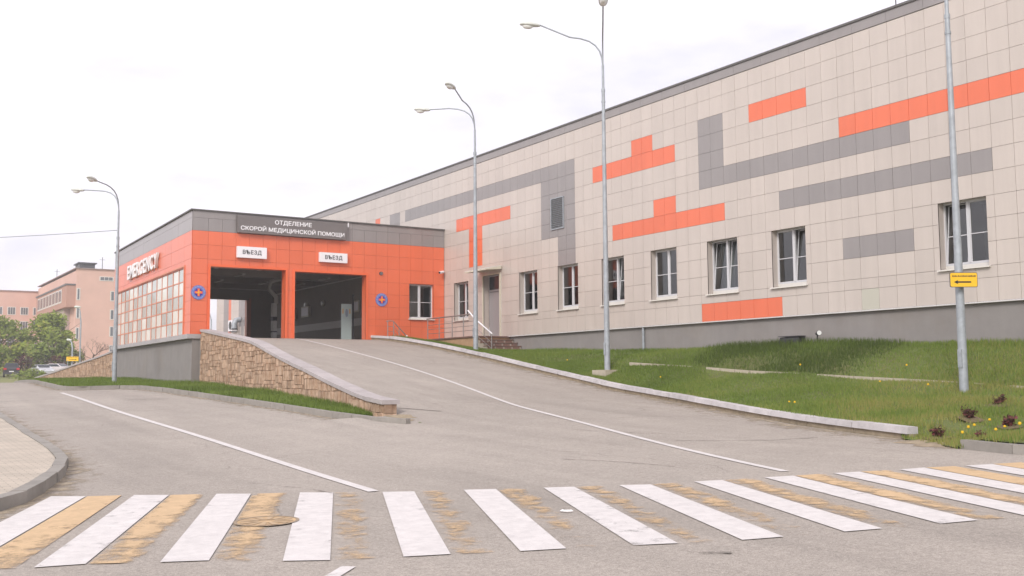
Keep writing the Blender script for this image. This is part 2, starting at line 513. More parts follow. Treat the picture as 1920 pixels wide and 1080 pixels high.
def pavermat():
    m = bpy.data.materials.new("concrete_pavers"); m.use_nodes = True
    N, L = m.node_tree.nodes, m.node_tree.links
    b = N["Principled BSDF"]; b.inputs["Roughness"].default_value = 0.9
    t = N.new("ShaderNodeTexCoord")
    br = N.new("ShaderNodeTexBrick"); br.inputs["Scale"].default_value = 1.0
    br.inputs["Brick Width"].default_value = 0.20; br.inputs["Row Height"].default_value = 0.10
    br.inputs["Mortar Size"].default_value = 0.005
    br.inputs["Color1"].default_value = (0.50, 0.435, 0.36, 1)
    br.inputs["Color2"].default_value = (0.44, 0.385, 0.32, 1)
    br.inputs["Mortar"].default_value = (0.27, 0.23, 0.185, 1)
    L.new(t.outputs["Object"], br.inputs["Vector"])
    n = N.new("ShaderNodeTexNoise"); n.inputs["Scale"].default_value = 1.4; n.inputs["Detail"].default_value = 7
    L.new(t.outputs["Object"], n.inputs["Vector"])
    mr = N.new("ShaderNodeMapRange"); mr.inputs[1].default_value = 0.3; mr.inputs[2].default_value = 0.7
    mr.inputs[3].default_value = 0.87; mr.inputs[4].default_value = 1.12
    L.new(n.outputs["Fac"], mr.inputs[0])
    h = N.new("ShaderNodeVectorMath"); h.operation = 'SCALE'
    L.new(br.outputs["Color"], h.inputs[0]); L.new(mr.outputs[0], h.inputs["Scale"])
    L.new(h.outputs[0], b.inputs["Base Color"])
    return m


MT["pavers"] = pavermat()

# ------------------------------------------------------------------ ground shape
FX, FY = math.sin(YAW), math.cos(YAW)


def road_z(x, y):
    d = x * FX + y * FY
    z = .0225 * x + .0185 * y + .5 * sstep((d - 14) / 28)
    k = sstep((d - 42) / 26)
    return z * (1 - k) + 1.68 * k


RY = [-50, 0, 5, 10, 15, 20, 25, 30, 35, 40, 42, 43.2, 44.1, 70]
RZ = [-20, -3, -2, -.9, -.1, .6, 1.25, 1.9, 2.55, 3.2, 3.44, 3.56, 3.6, 3.6]


def ramp_z(y):
    return np.interp(y, RY, RZ)


def drive_z(x, y):
    a, b = road_z(x, y), ramp_z(y)
    return .5 * (a + b + np.sqrt((a - b) ** 2 + .0144))


KR = [(60, -14), (22, 2.5), (17, 5.5), (15.6, 7.5), (15.0, 9.0), (14.95, 9.6), (15.12, 10.2), (15.4, 10.8), (15.68, 11.6), (15.85, 12.8),
      (16.4, 14.9), (17.45, 17.5), (18.6, 20.6), (19.7, 23.4), (20.4, 26.7), (20.6, 29.3), (20.72, 31), (20.88, 32.9), (21.1, 35.3),
      (21.22, 37.9), (21.2, 40), (20.98, 42.6), (20.6, 44.05)]


def kr_x(y):
    return np.interp(y, [p[1] for p in KR], [p[0] for p in KR])


def wa_x(y):       # road-side line of the stone wall
    return np.interp(y, [-20, 22, 44, 200], [10.75 + .3, 10.75 + .3, 12.75 + .3, 13.05])


KL = [(10.35, 20.3), (10.0, 21), (9.88, 23), (9.8, 27), (9.62, 32), (9.5, 36), (9.45, 39), (9.3, 40.6), (8.9, 41.2), (8.2, 41.45), (7.5, 41.6),
      (7.05, 42.1), (7.0, 43.5), (7.2, 46), (7.6, 52), (8.05, 57), (9, 70), (10.8, 85), (12.3, 92)]


def kl_x(y):
    return np.interp(y, [p[1] for p in KL], [p[0] for p in KL])


def grid_mesh(name, X, Y, Z, m, parent=None, attr=None):
    ny, nx = X.shape
    v = np.stack([X, Y, Z], -1).reshape(-1, 3)
    i = np.arange((ny - 1) * nx).reshape(ny - 1, nx)[:, :-1].ravel()
    f = np.stack([i, i + 1, i + nx + 1, i + nx], -1)
    me = bpy.data.meshes.new(name)
    me.from_pydata(v.tolist(), [], f.tolist())
    me.materials.append(m)
    me.polygons.foreach_set("use_smooth", [True] * len(me.polygons))
    o = bpy.data.objects.new(name, me)
    COL.objects.link(o)
    WL[o.name] = Vector((0, 0, 0))
    return o


def road():
    ys = np.concatenate([np.arange(-16, 5, 1.0), np.arange(5, 46, 0.35), np.arange(46, 99, 2.0)])
    tl = np.linspace(0, 1, 60) ** 0.6
    tr = np.linspace(0, 1, 26)[1:]
    X, Y, Z = [], [], []
    for y in ys:
        xw = wa_x(y); x0 = -34
        xl = x0 + (xw - x0) * tl
        w = sstep((22.6 - y) / .8) * sstep((xl - 7.5) / 2.5)
        zl = road_z(xl, y) * (1 - w) + drive_z(xl, y) * w
        xr = xw + (max(kr_x(y), xw + .1) + .1 - xw) * tr if y < 44.2 else xw + .01 * tr
        zr = drive_z(xr, y) if y < 44.2 else road_z(xr, y)
        X.append(np.r_[xl, xr]); Y.append(np.full(len(tl) + len(tr), y)); Z.append(np.r_[zl, zr])
    X, Y, Z = map(np.array, (X, Y, Z))
    return structure(grid_mesh("road", X, Y, Z, MT["asphalt"]))


road()


def far_ground():
    gx = np.concatenate([-np.geomspace(1250, 60, 14), np.arange(-50, 120, 6.0), np.geomspace(126, 1250, 14)])
    gy = np.concatenate([-np.geomspace(1250, 40, 10), np.arange(-30, 260, 4.0), np.geomspace(265, 1250, 14)])
    X, Y = np.meshgrid(gx, gy)
    d = X * FX + Y * FY
    near = np.clip(.0225 * np.clip(X, -40, 40) + .0185 * np.clip(Y, -40, 90) + .5 * sstep((d - 14) / 28), -2, 1.62) - .35
    k = sstep((d - 72) / 20)
    far = np.interp(d, [80, 100, 140, 165, 200, 400], [1.66, 1.9, 2.55, 3.2, 4.6, 5.0])
    Z = near * (1 - k) + far * k
    Z = np.where(np.abs(Y) > 500, np.minimum(Z, 4), Z)
    m = mat("far_grass_verge", (0.17, 0.20, 0.065), 0.95, 0.1, col2=(0.26, 0.24, 0.12), vscale=0.12, var=0.2)
    return structure(grid_mesh("ground", X, Y, Z, m))


far_ground()


# ---- markings
def marking(name, quads, m, wears=None):
    """quads: list of 4 plan corners a,b (far) c,d (near); draped a few millimetres over the road"""
    V, F, W = [], [], []
    for qi, (a, b, c, d) in enumerate(quads):
        n = max(2, int(max(math.dist(a, d), math.dist(b, c)) / .35) + 1); k = 5
        base = len(V)
        for i in range(n):
            t = i / (n - 1)
            l = (a[0] + (d[0] - a[0]) * t, a[1] + (d[1] - a[1]) * t)
            r = (b[0] + (c[0] - b[0]) * t, b[1] + (c[1] - b[1]) * t)
            for j in range(k):
                s = j / (k - 1)
                x, y = l[0] + (r[0] - l[0]) * s, l[1] + (r[1] - l[1]) * s
                V.append((x, y, 0)); W.append(wears[qi](t, s) if wears else 0.0)
        for i in range(n - 1):
            for j in range(k - 1):
                q = base + i * k + j
                F.append((q, q + 1, q + k + 1, q + k))
    A = np.array(V)
    xw = wa_x(A[:, 1])
    w = np.where(A[:, 0] > xw, 1.0, sstep((22.6 - A[:, 1]) / .8) * sstep((A[:, 0] - 7.5) / 2.5))
    z = road_z(A[:, 0], A[:, 1]) * (1 - w) + drive_z(A[:, 0], A[:, 1]) * w
    A[:, 2] = z + .009
    me = bpy.data.meshes.new(name)
    me.from_pydata(A.tolist(), [], F)
    me.materials.append(m)
    at = me.attributes.new("wear", 'FLOAT', 'POINT')
    at.data.foreach_set("value", W)
    o = bpy.data.objects.new(name, me); COL.objects.link(o); WL[o.name] = Vector((0, 0, 0))
    return structure(o)


white_stripes = [
    ((2.23, 13.913), (2.577, 13.628), (0.87, 9.587), (0.523, 9.872)),
    ((3.086, 13.354), (3.43, 13.071), (1.754, 9.205), (1.379, 9.313)),
    ((3.932, 12.796), (4.271, 12.517), (2.624, 8.716), (2.274, 8.894)),
    ((4.791, 12.24), (5.113, 11.973), (3.44, 8.106), (3.112, 8.316)),
    ((5.608, 11.625), (5.935, 11.416), (4.356, 7.719), (3.989, 7.863)),
    ((6.479, 11.152), (6.824, 10.96), (5.268, 7.327), (4.892, 7.469)),
    ((7.345, 10.685), (7.689, 10.514), (6.175, 6.925), (5.81, 7.09)),
    ((8.2, 10.264), (8.545, 10.075), (7.12, 6.587), (6.721, 6.698)),
    ((9.141, 9.927), (9.509, 9.813), (8.14, 6.323), (7.743, 6.428)),
    ((10.114, 9.66), (10.522, 9.542), (9.214, 6.06), (8.772, 6.162)),
    ((11.129, 9.398), (11.515, 9.28), (10.173, 5.782), (9.787, 5.9)),
    ((12.112, 9.104), (12.546, 9.027), (11.204, 5.529), (10.77, 5.606)),
    ((13.146, 8.803), (13.589, 8.686), (12.247, 5.188), (11.804, 5.305)),
]
yellow_stripes = [
    ((2.597, 13.617), (2.954, 13.425), (1.247, 9.384), (0.89, 9.576)),
    ((3.45, 13.06), (3.801, 12.868), (2.139, 8.975), (1.775, 9.193)),
    ((4.292, 12.506), (4.656, 12.312), (2.985, 8.42), (2.644, 8.7)),
    ((5.133, 11.959), (5.479, 11.715), (3.846, 7.926), (3.462, 8.096)),
    ((5.957, 11.405), (6.338, 11.221), (4.753, 7.534), (4.377, 7.709)),
    ((6.845, 10.949), (7.21, 10.756), (5.669, 7.152), (5.29, 7.318)),
    ((7.709, 10.504), (8.067, 10.329), (6.579, 6.757), (6.197, 6.916)),
    ((8.569, 10.069), (8.986, 9.965), (7.581, 6.469), (7.145, 6.581)),
    ((9.533, 9.807), (9.957, 9.7), (8.608, 6.204), (8.165, 6.317)),
    ((10.546, 9.536), (10.971, 9.435), (9.638, 5.942), (9.237, 6.054)),
    ((11.539, 9.273), (11.957, 9.15), (10.615, 5.652), (10.197, 5.775)),
    ((12.57, 9.018), (12.99, 8.861), (11.648, 5.363), (11.228, 5.52)),
    ((13.611, 8.68), (14.076, 8.557), (12.734, 5.059), (12.269, 5.182)),
]
yellow_wear = [.09, .11, .17, .33, .31, .29, .31, .26, .22, .15, .12, .10, .05]
for k, qd in enumerate(white_stripes):
    marking("crosswalk_stripe", [qd], MT["paint_w"], [lambda t, s, q=k: .065 + .05 * abs(2 * s - 1) ** 4 + .03 * math.sin(q * 2.3)])
for k, qd in enumerate(yellow_stripes):
    w0 = yellow_wear[k]
    marking("crosswalk_yellow_stripe", [qd], MT["paint_y"], [lambda t, s, w0=w0: w0 + (.16 * t * t if w0 < .3 else .04 * t) + .22 * max(0, s - .62) + (.16 * abs(2 * s - .9) ** 2 if w0 > .1 else 0)])


def smooth_line(pts, step=.6, it=60):
    P = np.array(pts, float)
    L_ = np.r_[0, np.cumsum(np.hypot(*np.diff(P, axis=0).T))]
    n = max(2, int(L_[-1] / step))
    q = np.linspace(0, L_[-1], n + 1)
    S = np.stack([np.interp(q, L_, P[:, 0]), np.interp(q, L_, P[:, 1])], -1)
    for _ in range(it):
        S[1:-1] = .5 * S[1:-1] + .25 * (S[:-2] + S[2:])
    return [tuple(p) for p in S.tolist()]


def stripe_line(name, pts, width, wear=0.0):
    qs = []
    P = [Vector(p) for p in smooth_line(pts)]
    nor = []
    for i in range(len(P)):
        d = (P[min(i + 1, len(P) - 1)] - P[max(i - 1, 0)]).normalized()
        nor.append(Vector((d.y, -d.x)))
    for i in range(len(P) - 1):
        a = P[i] - nor[i] * width / 2; b = P[i] + nor[i] * width / 2
        c = P[i + 1] + nor[i + 1] * width / 2; d = P[i + 1] - nor[i + 1] * width / 2
        qs.append((a, b, c, d))
    ws = [(lambda t, s, w=wear: w + .05 * abs(2 * s - 1) ** 3) for i in range(len(qs))]
    return marking(name, qs, MT["paint_w"], ws)


ramp_line = [(16.62, 43.1), (16.6, 41.5), (16.6, 39), (16.6, 36), (16.5, 33.3), (16.25, 30.5), (15.95, 28), (15.5, 25.5), (15.0, 23.3), (14.4, 20.8),
             (13.65, 18.2), (13.05, 16.6), (12.45, 15), (12.0, 13.8), (11.55, 12.6), (11.2, 11.5), (10.97, 10.6), (10.82, 9.95)]
stripe_line("ramp_centre_line", ramp_line, 0.13, 0.06)
entry_line = [(6.62, 39.9), (6.55, 37), (6.42, 34.2), (6.25, 30.5), (6.2, 27), (6.22, 24.5), (6.2, 22), (6.12, 19.9), (6.02, 18), (5.9, 16.3), (5.78, 14.9),
              (5.69, 13.6), (5.6, 12.5), (5.55, 11.75)]
stripe_line("entry_centre_line", entry_line, 0.14, 0.0)
stripe_line("street_dash_line", [(3.46, 7.78), (3.05, 7.35)], 0.12, 0.1)

# cracks, tar seams and stains in the asphalt
CRACKS = [([(11.4, 23.2), (11.9, 22.8), (12.35, 22.3)], .05, .18), ([(8.6, 33.2), (7.6, 33.9)], .05, .2), ([(4.2, 41.0), (5.1, 40.6)], .05, .15), ([(4.0, 36.0), (5.0, 35.9)], .05, .15),
          ([(6.05, 6.5), (6.22, 6.36)], .05, .34),
          ([(4.6, 13.6), (5.0, 12.6), (5.1, 11.9)], .03, .34), ([(12.6, 14.2), (13.3, 13.5), (13.9, 13.1), (14.9, 12.9)], .02, .2), ([(9.4, 13.2), (9.9, 12.4), (10.1, 11.4)], .03, .3)]
MT["stain"] = paint("dark_asphalt_stain", (0.22, 0.195, 0.17))


def crack(pts, w, wear):
    P = smooth_line(pts, .25, 2)
    P = [(p[0] + rnd.uniform(-.03, .03), p[1] + rnd.uniform(-.03, .03)) for p in P]
    qs = []
    for a, b in zip(P, P[1:]):
        d = Vector((b[0] - a[0], b[1] - a[1])).normalized(); n_ = Vector((d.y, -d.x)) * w * rnd.uniform(.5, 1.0)
        qs.append(((a[0] - n_.x, a[1] - n_.y), (a[0] + n_.x, a[1] + n_.y), (b[0] + n_.x, b[1] + n_.y), (b[0] - n_.x, b[1] - n_.y)))
    marking("asphalt_crack", qs, MT["stain"], [(lambda t, s_: wear)] * len(qs))


for pts, w, wear in CRACKS:
    crack(pts, w, wear)

# ---- kerbs
def resample(pts, step):
    P = [Vector(p) for p in pts]
    L = [0]
    for a, b in zip(P, P[1:]): L.append(L[-1] + (b - a).length)
    n = max(1, round(L[-1] / step))
    out = []
    for i in range(n + 1):
        s = L[-1] * i / n
        k = max(j for j in range(len(L)) if L[j] <= s + 1e-9)
        k = min(k, len(P) - 2)
        t = (s - L[k]) / max(L[k + 1] - L[k], 1e-9)
        out.append(P[k].lerp(P[k + 1], t))
    return out


def kerb_run(name, pts, zf, side, width, top, bottom, m, step=1.0, gap=.012, cap=None, lean=0.0):
    """slabs along a plan line; side=+1 puts the body right of the walking direction"""
    mb = MB()
    R = resample([(p[0], p[1], 0) for p in pts], step)
    for a, b in zip(R, R[1:]):
        d = (b - a); d.z = 0; L = d.length; d.normalize()
        nrm = Vector((d.y, -d.x, 0)) * side
        a2 = a + d * gap / 2; b2 = b - d * gap / 2
        j = rnd.uniform(-.012, .012); jz = rnd.uniform(-.01, .01)
        za, zb = float(zf(a2.x, a2.y)), float(zf(b2.x, b2.y))
        def P(p, off, z): return (p.x + nrm.x * (off + j), p.y + nrm.y * (off + j), z)
        tt = rnd.random()
        if cap:   # low dirt-smeared face with an overhanging pale slab on it
            mb.hexa([P(a2, 0.02, za - bottom), P(b2, 0.02, zb - bottom), P(b2, width, zb - bottom), P(a2, width, za - bottom),
                     P(a2, 0.05, za + top - cap), P(b2, 0.05, zb + top - cap), P(b2, width, zb + top - cap), P(a2, width, za + top - cap)], 1, tt)
            mb.hexa([P(a2, 0.0, za + top - cap + .002), P(b2, 0.0, zb + top - cap + .002), P(b2, width, zb + top - cap + .002), P(a2, width, za + top - cap + .002),
                     P(a2, 0.02, za + top + jz), P(b2, 0.02, zb + top + jz), P(b2, width, zb + top + jz), P(a2, width, za + top + jz)], 0, tt)
        else:
            mb.hexa([P(a2, 0, za - bottom), P(b2, 0, zb - bottom), P(b2, width, zb - bottom), P(a2, width, za - bottom),
                     P(a2, 0.012, za + top + jz * .4), P(b2, 0.012, zb + top + jz * .4), P(b2, width, zb + top + jz * .4), P(a2, width, za + top + jz * .4)], 0, tt)
    o = mb.build(name, m, recalc=True)
    return structure(o)


kr_up = [p for p in KR if p[1] >= 11.6]
kerb_run("ramp_kerb", smooth_line(kr_up, .6, 25), drive_z, 1, .24, .215, .3, [MT["kerbcap"], MT["dirt"]], step=1.5, cap=.115)
kerb_run("street_kerb", [p for p in KR if p[1] <= 10.3], drive_z, 1, .2, .15, .3, [MT["kerb"]], step=1.0)
kerb_run("verge_kerb", KL, road_z, 1, .16, .15, .3, [MT["kerb"]], step=1.0)
SK = [(3.6, 60), (3.5, 40), (3.45, 29.4), (3.38, 26), (3.3, 23.1), (3.2, 19.5), (3.1, 18.2), (3.03, 17.4), (2.9, 16.7), (2.62, 15.6), (2.28, 14.5), (1.9, 13.5), (1.54, 12.85), (.6, 12.0), (-2, 10.6), (-14, 5.8)]
kerb_run("pavement_kerb", SK, road_z, 1, .18, .15, .3, [MT["kerb"]], step=1.0)


def sand_strip(name, pts, w, side):
    V, F, W = [], [], []
    R_ = resample([(p[0], p[1], 0) for p in pts], .4)
    for i, a in enumerate(R_):
        d = (R_[min(i + 1, len(R_) - 1)] - R_[max(i - 1, 0)]).normalized(); n_ = Vector((d.y, -d.x, 0)) * side
        for j in range(6):
            t = j / 5
            p = a + n_ * (w * t - .02)
            zz = float(drive_z(p.x, p.y)) if p.x > wa_x(p.y) else float(road_z(p.x, p.y))
            V.append((p.x, p.y, zz + .006)); W.append(.23 + .30 * t ** .8)
    for i in range(len(R_) - 1):
        for j in range(5):
            q = i * 6 + j; F.append((q, q + 1, q + 7, q + 6))
    me = bpy.data.meshes.new(name); me.from_pydata(V, [], F); me.materials.append(MT["sand"])
    at = me.attributes.new("wear", 'FLOAT', 'POINT'); at.data.foreach_set("value", W)
    o = bpy.data.objects.new(name, me); COL.objects.link(o); WL[o.name] = Vector((0, 0, 0))
    return structure(o)


MT["sand"] = paint("kerbside_sand", (0.40, 0.33, 0.24))
sand_strip("kerbside_sand", [p for p in KR if p[1] >= 10.2], .9, -1)
sand_strip("verge_sand", [p for p in KL if p[1] < 60], .6, -1)
sand_strip("pavement_sand", SK, .7, -1)


def pavement():
    mb = MB()
    R = resample([(p[0], p[1], 0) for p in SK], .8)
    prev = None
    for i, a in enumerate(R):
        b = R[min(i + 1, len(R) - 1)]; c = R[max(i - 1, 0)]
        d = (b - c).normalized(); nrm = Vector((d.y, -d.x, 0))
        p = a + nrm * .18
        row = []
        for k in range(9):
            t = k / 8
            q = p.lerp(Vector((-22, a.y * .6 + 14, 0)), t)
            row.append((q.x, q.y, float(road_z(p.x, p.y)) + .14 + .01 * k * 0))
        if prev:
            for k in range(8):
                mb.face([prev[k], prev[k + 1], row[k + 1], row[k]], 0, .5, True)
        prev = row
    return structure(mb.build("pavement", MT["pavers"], weld=True))


pavement()

# ---- lawns
ZW_Y, ZW_Z = [-6, 9, 15, 18, 22, 27, 37.4, 44], [2.2, 2.4, 2.54, 2.63, 2.70, 2.70, 2.88, 3.1]
ZE_Y, ZE_Z = [-6, 8, 13.6, 14.6, 16, 17.65, 19.4, 21.4, 23.8, 26.4, 30], [.75, 1.15, 1.47, 1.54, 1.61, 1.69, 1.79, 1.88, 2.05, 2.19, 2.45]


def lawn_point(y, t, wob=True):
    """t 0 at the kerb, 0.6 at the edging strip, 1 at the building"""
    xk = kr_x(y) + .22
    gapk = sstep((y - 9.9) / .3) * sstep((11.9 - y) / .3)
    xk = np.minimum(xk, 21.6) - .30 * gapk
    zk = drive_z(kr_x(y), y) + .17 - .15 * gapk
    xe = np.full_like(xk, 21.8)
    ze = np.interp(y, ZE_Y, ZE_Z)
    zw = np.interp(y, ZW_Y, ZW_Z)
    k = sstep((y - 26) / 6)
    ze = ze * (1 - k) + (zk + (zw - zk) * (xe - xk) / (24.75 - xk)) * k
    a = t / .6; b = (t - .6) / .4
    x = np.where(t < .6, xk + (xe - xk) * a, xe + (24.75 - xe) * b)
    bank = np.sin(np.clip(b, 0, 1) * math.pi / 2)
    z = np.where(t < .6, zk + (ze - zk) * (a * .75 + .25 * a * a), ze + (zw - ze) * (.45 * b + .55 * bank))
    # bank hump in front of the wall
    hump = np.exp(-((y - 20.5) / 3.2) ** 2) * .10 * np.sin(np.clip(b, 0, 1) * math.pi)
    z = z + np.where(t >= .6, hump, 0)
    if wob:
        z = z + .03 * np.sin(x * 2.1 + y * 1.3) * np.clip(a, 0, 1) * np.clip((1 - b) * 2, 0, 1)
    return x, z


def lawn_z(x, y):
    ts = np.linspace(0, 1, 200)
    xs, zs = lawn_point(np.full(200, y), ts)
    return float(np.interp(x, xs, zs))


def lawn():
    ys = np.arange(-5.5, 43.9, .35)
    ts = np.r_[np.linspace(0, .6, 15), np.linspace(.6, 1, 12)[1:]]
    Y, T = np.meshgrid(ys, ts, indexing='ij')
    X, Z = lawn_point(Y, T)
    o = grid_mesh("lawn", X, Y, Z, MT["soil"])
    return structure(o)


lawn()
# low pale edging strip that crosses the lawn
mb = MB()
ys = np.arange(11.0, 26.6, .6)
for i, (y0, y1) in enumerate(zip(ys, ys[1:])):
    if i in (4, 13, 20): continue
    pts = []
    for y in (y0 + .02, y1 - .02):
        z = float(np.interp(y, ZE_Y, ZE_Z))
        pts.append((y, z))
    (a, za), (b, zb) = pts
    w0, w1 = 21.74, 21.86
    mb.hexa([(w0, a, za - .1), (w1, a, za - .1), (w1, b, zb - .1), (w0, b, zb - .1), (w0, a, za + .04), (w1, a, za + .04), (w1, b, zb + .04), (w0, b, zb + .04)], 0, rnd.random())
structure(mb.build("lawn_edging", MT["concrete"], recalc=True))


def strip_point(y, t):
    xk = kl_x(y) + .15
    xw = np.where(y < 44, wa_x(y) - .25, np.where(y < 61.2, 12.75, 12.95))
    x = xk + (xw - xk) * t
    zk = road_z(xk, y) - .03 + .16 * sstep((y - 20.4) / .9)
    zw = np.interp(y, [20, 22, 24, 27.3, 33, 38.5, 43, 60, 92], [.80, .74, .88, 1.06, 1.26, 1.52, 1.64, 1.66, 1.72])
    zw = np.maximum(zw, zk - .13 * sstep((25 - y) / 3))
    return x, zk + (zw - zk) * t


def verge():
    ys = np.r_[np.arange(20.4, 40, .5), np.arange(40, 44, .1), np.arange(44, 92, .8)]
    ts = np.linspace(0, 1, 8)
    Y, T = np.meshgrid(ys, ts, indexing='ij')
    X, Z = strip_point(Y, T)
    return structure(grid_mesh("grass_verge", X, Y, Z, MT["soil"]))


verge()


def blades(name, P, H, tint, wid=(.006, .014)):
    n = len(P)
    ang = nrng.uniform(0, 2 * math.pi, n)
    w = nrng.uniform(*wid, n)
    lean = nrng.uniform(0, .45, n) * H
    la = nrng.uniform(0, 2 * math.pi, n)
    dx, dy = np.cos(ang) * w, np.sin(ang) * w
    tip = P + np.stack([np.cos(la) * lean, np.sin(la) * lean, H], -1)
    V = np.empty((n, 3, 3))
    V[:, 0] = P - np.stack([dx, dy, np.full(n, .02)], -1)
    V[:, 1] = P + np.stack([dx, dy, np.full(n, -.02)], -1)
    V[:, 2] = tip
    me = bpy.data.meshes.new(name)
    me.vertices.add(n * 3); me.vertices.foreach_set("co", V.reshape(-1))
    me.loops.add(n * 3); me.loops.foreach_set("vertex_index", np.arange(n * 3, dtype=np.int32))
    me.polygons.add(n); me.polygons.foreach_set("loop_start", np.arange(0, n * 3, 3, dtype=np.int32))
    try:
        me.polygons.foreach_set("loop_total", np.full(n, 3, dtype=np.int32))
    except Exception:
        pass
    at = me.attributes.new("tint", 'FLOAT', 'FACE')
    at.data.foreach_set("value", np.clip(tint, 0, 1))
    me.materials.append(MT["blade"])
    me.update(); me.validate()
    o = bpy.data.objects.new(name, me); COL.objects.link(o); WL[o.name] = Vector((0, 0, 0))
    o["kind"] = "stuff"
    return o


def vnoise(x, y, s, seed):
    """cheap smooth value noise"""
    g = np.random.default_rng(seed).random((64, 64))
    u, v = x / s, y / s
    i, j = np.floor(u).astype(int), np.floor(v).astype(int)
    a, b = sstep(u - i), sstep(v - j)
    q = lambda p, r: g[p % 64, r % 64]
    return (q(i, j) * (1 - a) + q(i + 1, j) * a) * (1 - b) + (q(i, j + 1) * (1 - a) + q(i + 1, j + 1) * a) * b


def lawn_grass():
    n = 230000
    y = 9.3 + (43 - 9.3) * nrng.random(n) ** 1.35
    t = nrng.random(n)
    x, z = lawn_point(y, t)
    # density patches, bare dry spots near the kerb
    d = vnoise(x, y, 1.3, 1) * .6 + vnoise(x, y, .45, 2) * .4
    inbank = (t > .6) & (y > 17.2) & (y < 26.2)
    keep = nrng.random(n) < np.maximum(np.clip((d - .12) * 2.6, .12, 1), np.where(inbank, .92, 0))
    keep &= ~((y > 37) & (x > 22.8))
    x, y, z, d, t = x[keep], y[keep], z[keep], d[keep], t[keep]
    tall = vnoise(x, y, 2.2, 3)
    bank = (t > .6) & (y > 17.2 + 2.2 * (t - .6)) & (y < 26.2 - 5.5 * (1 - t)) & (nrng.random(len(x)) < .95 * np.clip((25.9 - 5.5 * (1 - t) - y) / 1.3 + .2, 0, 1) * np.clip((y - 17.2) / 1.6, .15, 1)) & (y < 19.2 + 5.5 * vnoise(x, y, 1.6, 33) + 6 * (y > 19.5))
    H = nrng.uniform(.05, .12, len(x)) * (.5 + .85 * tall) * np.where(bank, 1.6, 1)
    H = np.where((t > .9), H * 1.5, H)
    H = np.where(t < .10, H * 1.15, H) * np.where(t < .6, .85, 1)
    dry = vnoise(x, y, 1.1, 15) * np.clip((16.5 - y) / 5 + .35, .1, 1)
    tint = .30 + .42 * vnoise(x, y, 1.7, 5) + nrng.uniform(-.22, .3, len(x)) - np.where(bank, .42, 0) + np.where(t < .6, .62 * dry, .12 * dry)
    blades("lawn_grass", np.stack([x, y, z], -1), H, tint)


lawn_grass()


def verge_grass():
    n = 60000
    y = 22.9 + (75 - 22.9) * nrng.random(n) ** 1.1
    t = nrng.random(n)
    x, z = strip_point(y, t)
    H = nrng.uniform(.06, .15, n) * (.6 + .7 * vnoise(x, y, 1.5, 8)) * np.where(t > .75, 1.35, 1)
    tint = .25 + .4 * vnoise(x, y, 1.4, 9) + nrng.uniform(-.2, .3, n)
    blades("verge_grass", np.stack([x, y, z], -1), H, tint, (.008, .016))


verge_grass()
# loose dirt at the kerb ends
mb = MB()
for cx, cy_, r in ((15.55, 11.2, .55), (15.4, 10.8, .5), (10.6, 21.0, .35), (10.95, 21.7, .4), (20.75, 43.6, .4)):
    ring = []
    for k in range(12):
        a = k * math.pi / 6; rr = r * rnd.uniform(.6, 1.1)
        px, py = cx + rr * math.cos(a), cy_ + rr * math.sin(a)
        ring.append((px, py, float(drive_z(px, py)) + .004))
    top = (cx, cy_, float(drive_z(cx, cy_)) + .05)
    for k in range(12):
        mb.face([ring[k], ring[(k + 1) % 12], top], 0, .5, True)
structure(mb.build("loose_dirt", MT["dirt"]))


# ------------------------------------------------------------------ facade tools
def cut(rect, holes):
    """rectangle minus rectangles"""
    out = [rect]
    for h in holes:
        nx = []
        for (a, b, c, d) in out:
            if h[0] >= b or h[1] <= a or h[2] >= d or h[3] <= c:
                nx.append((a, b, c, d)); continue
            if h[0] > a: nx.append((a, h[0], c, d)); a = h[0]
            if h[1] < b: nx.append((h[1], b, c, d)); b = h[1]
            if h[2] > c: nx.append((a, b, c, h[2]))
            if h[3] < d: nx.append((a, b, h[3], d))
        out = nx
    return [r for r in out if r[1] - r[0] > .012 and r[3] - r[2] > .012]


def clad(mb, to, cols, rows, pick, holes, thick=.03, gap=.009, back=None):
    """to(s, z, out) -> world.  cols/rows are joint positions; pick(i, j) -> material slot"""
    for i in range(len(cols) - 1):
        for j in range(len(rows) - 1):
            r = (min(cols[i], cols[i + 1]), max(cols[i], cols[i + 1]), min(rows[j], rows[j + 1]), max(rows[j], rows[j + 1]))
            mi = pick(i, j)
            if mi is None: continue
            t = rnd.random()
            g = gap / 2
            w = rnd.uniform(-.0015, .0015)
            if back is not None:
                for (a, b, c, d) in cut(r, holes):
                    mb.face([to(a, c, .004), to(b, c, .004), to(b, d, .004), to(a, d, .004)], back[mi])
            for (a, b, c, d) in cut((r[0] + g, r[1] - g, r[2] + g, r[3] - g), holes):
                p = [to(a, c, 0), to(b, c, 0), to(b, d, 0), to(a, d, 0), to(a, c, thick + w), to(b, c, thick + w), to(b, d, thick + w), to(a, d, thick + w)]
                mb.idx(p, [(4, 5, 6, 7), (0, 1, 5, 4), (1, 2, 6, 5), (2, 3, 7, 6), (3, 0, 4, 7)], mi, t)


def backing(mb, to, rect, holes, mi, out=0.004):
    for (a, b, c, d) in cut(rect, holes):
        mb.face([to(a, c, out), to(b, c, out), to(b, d, out), to(a, d, out)], mi)


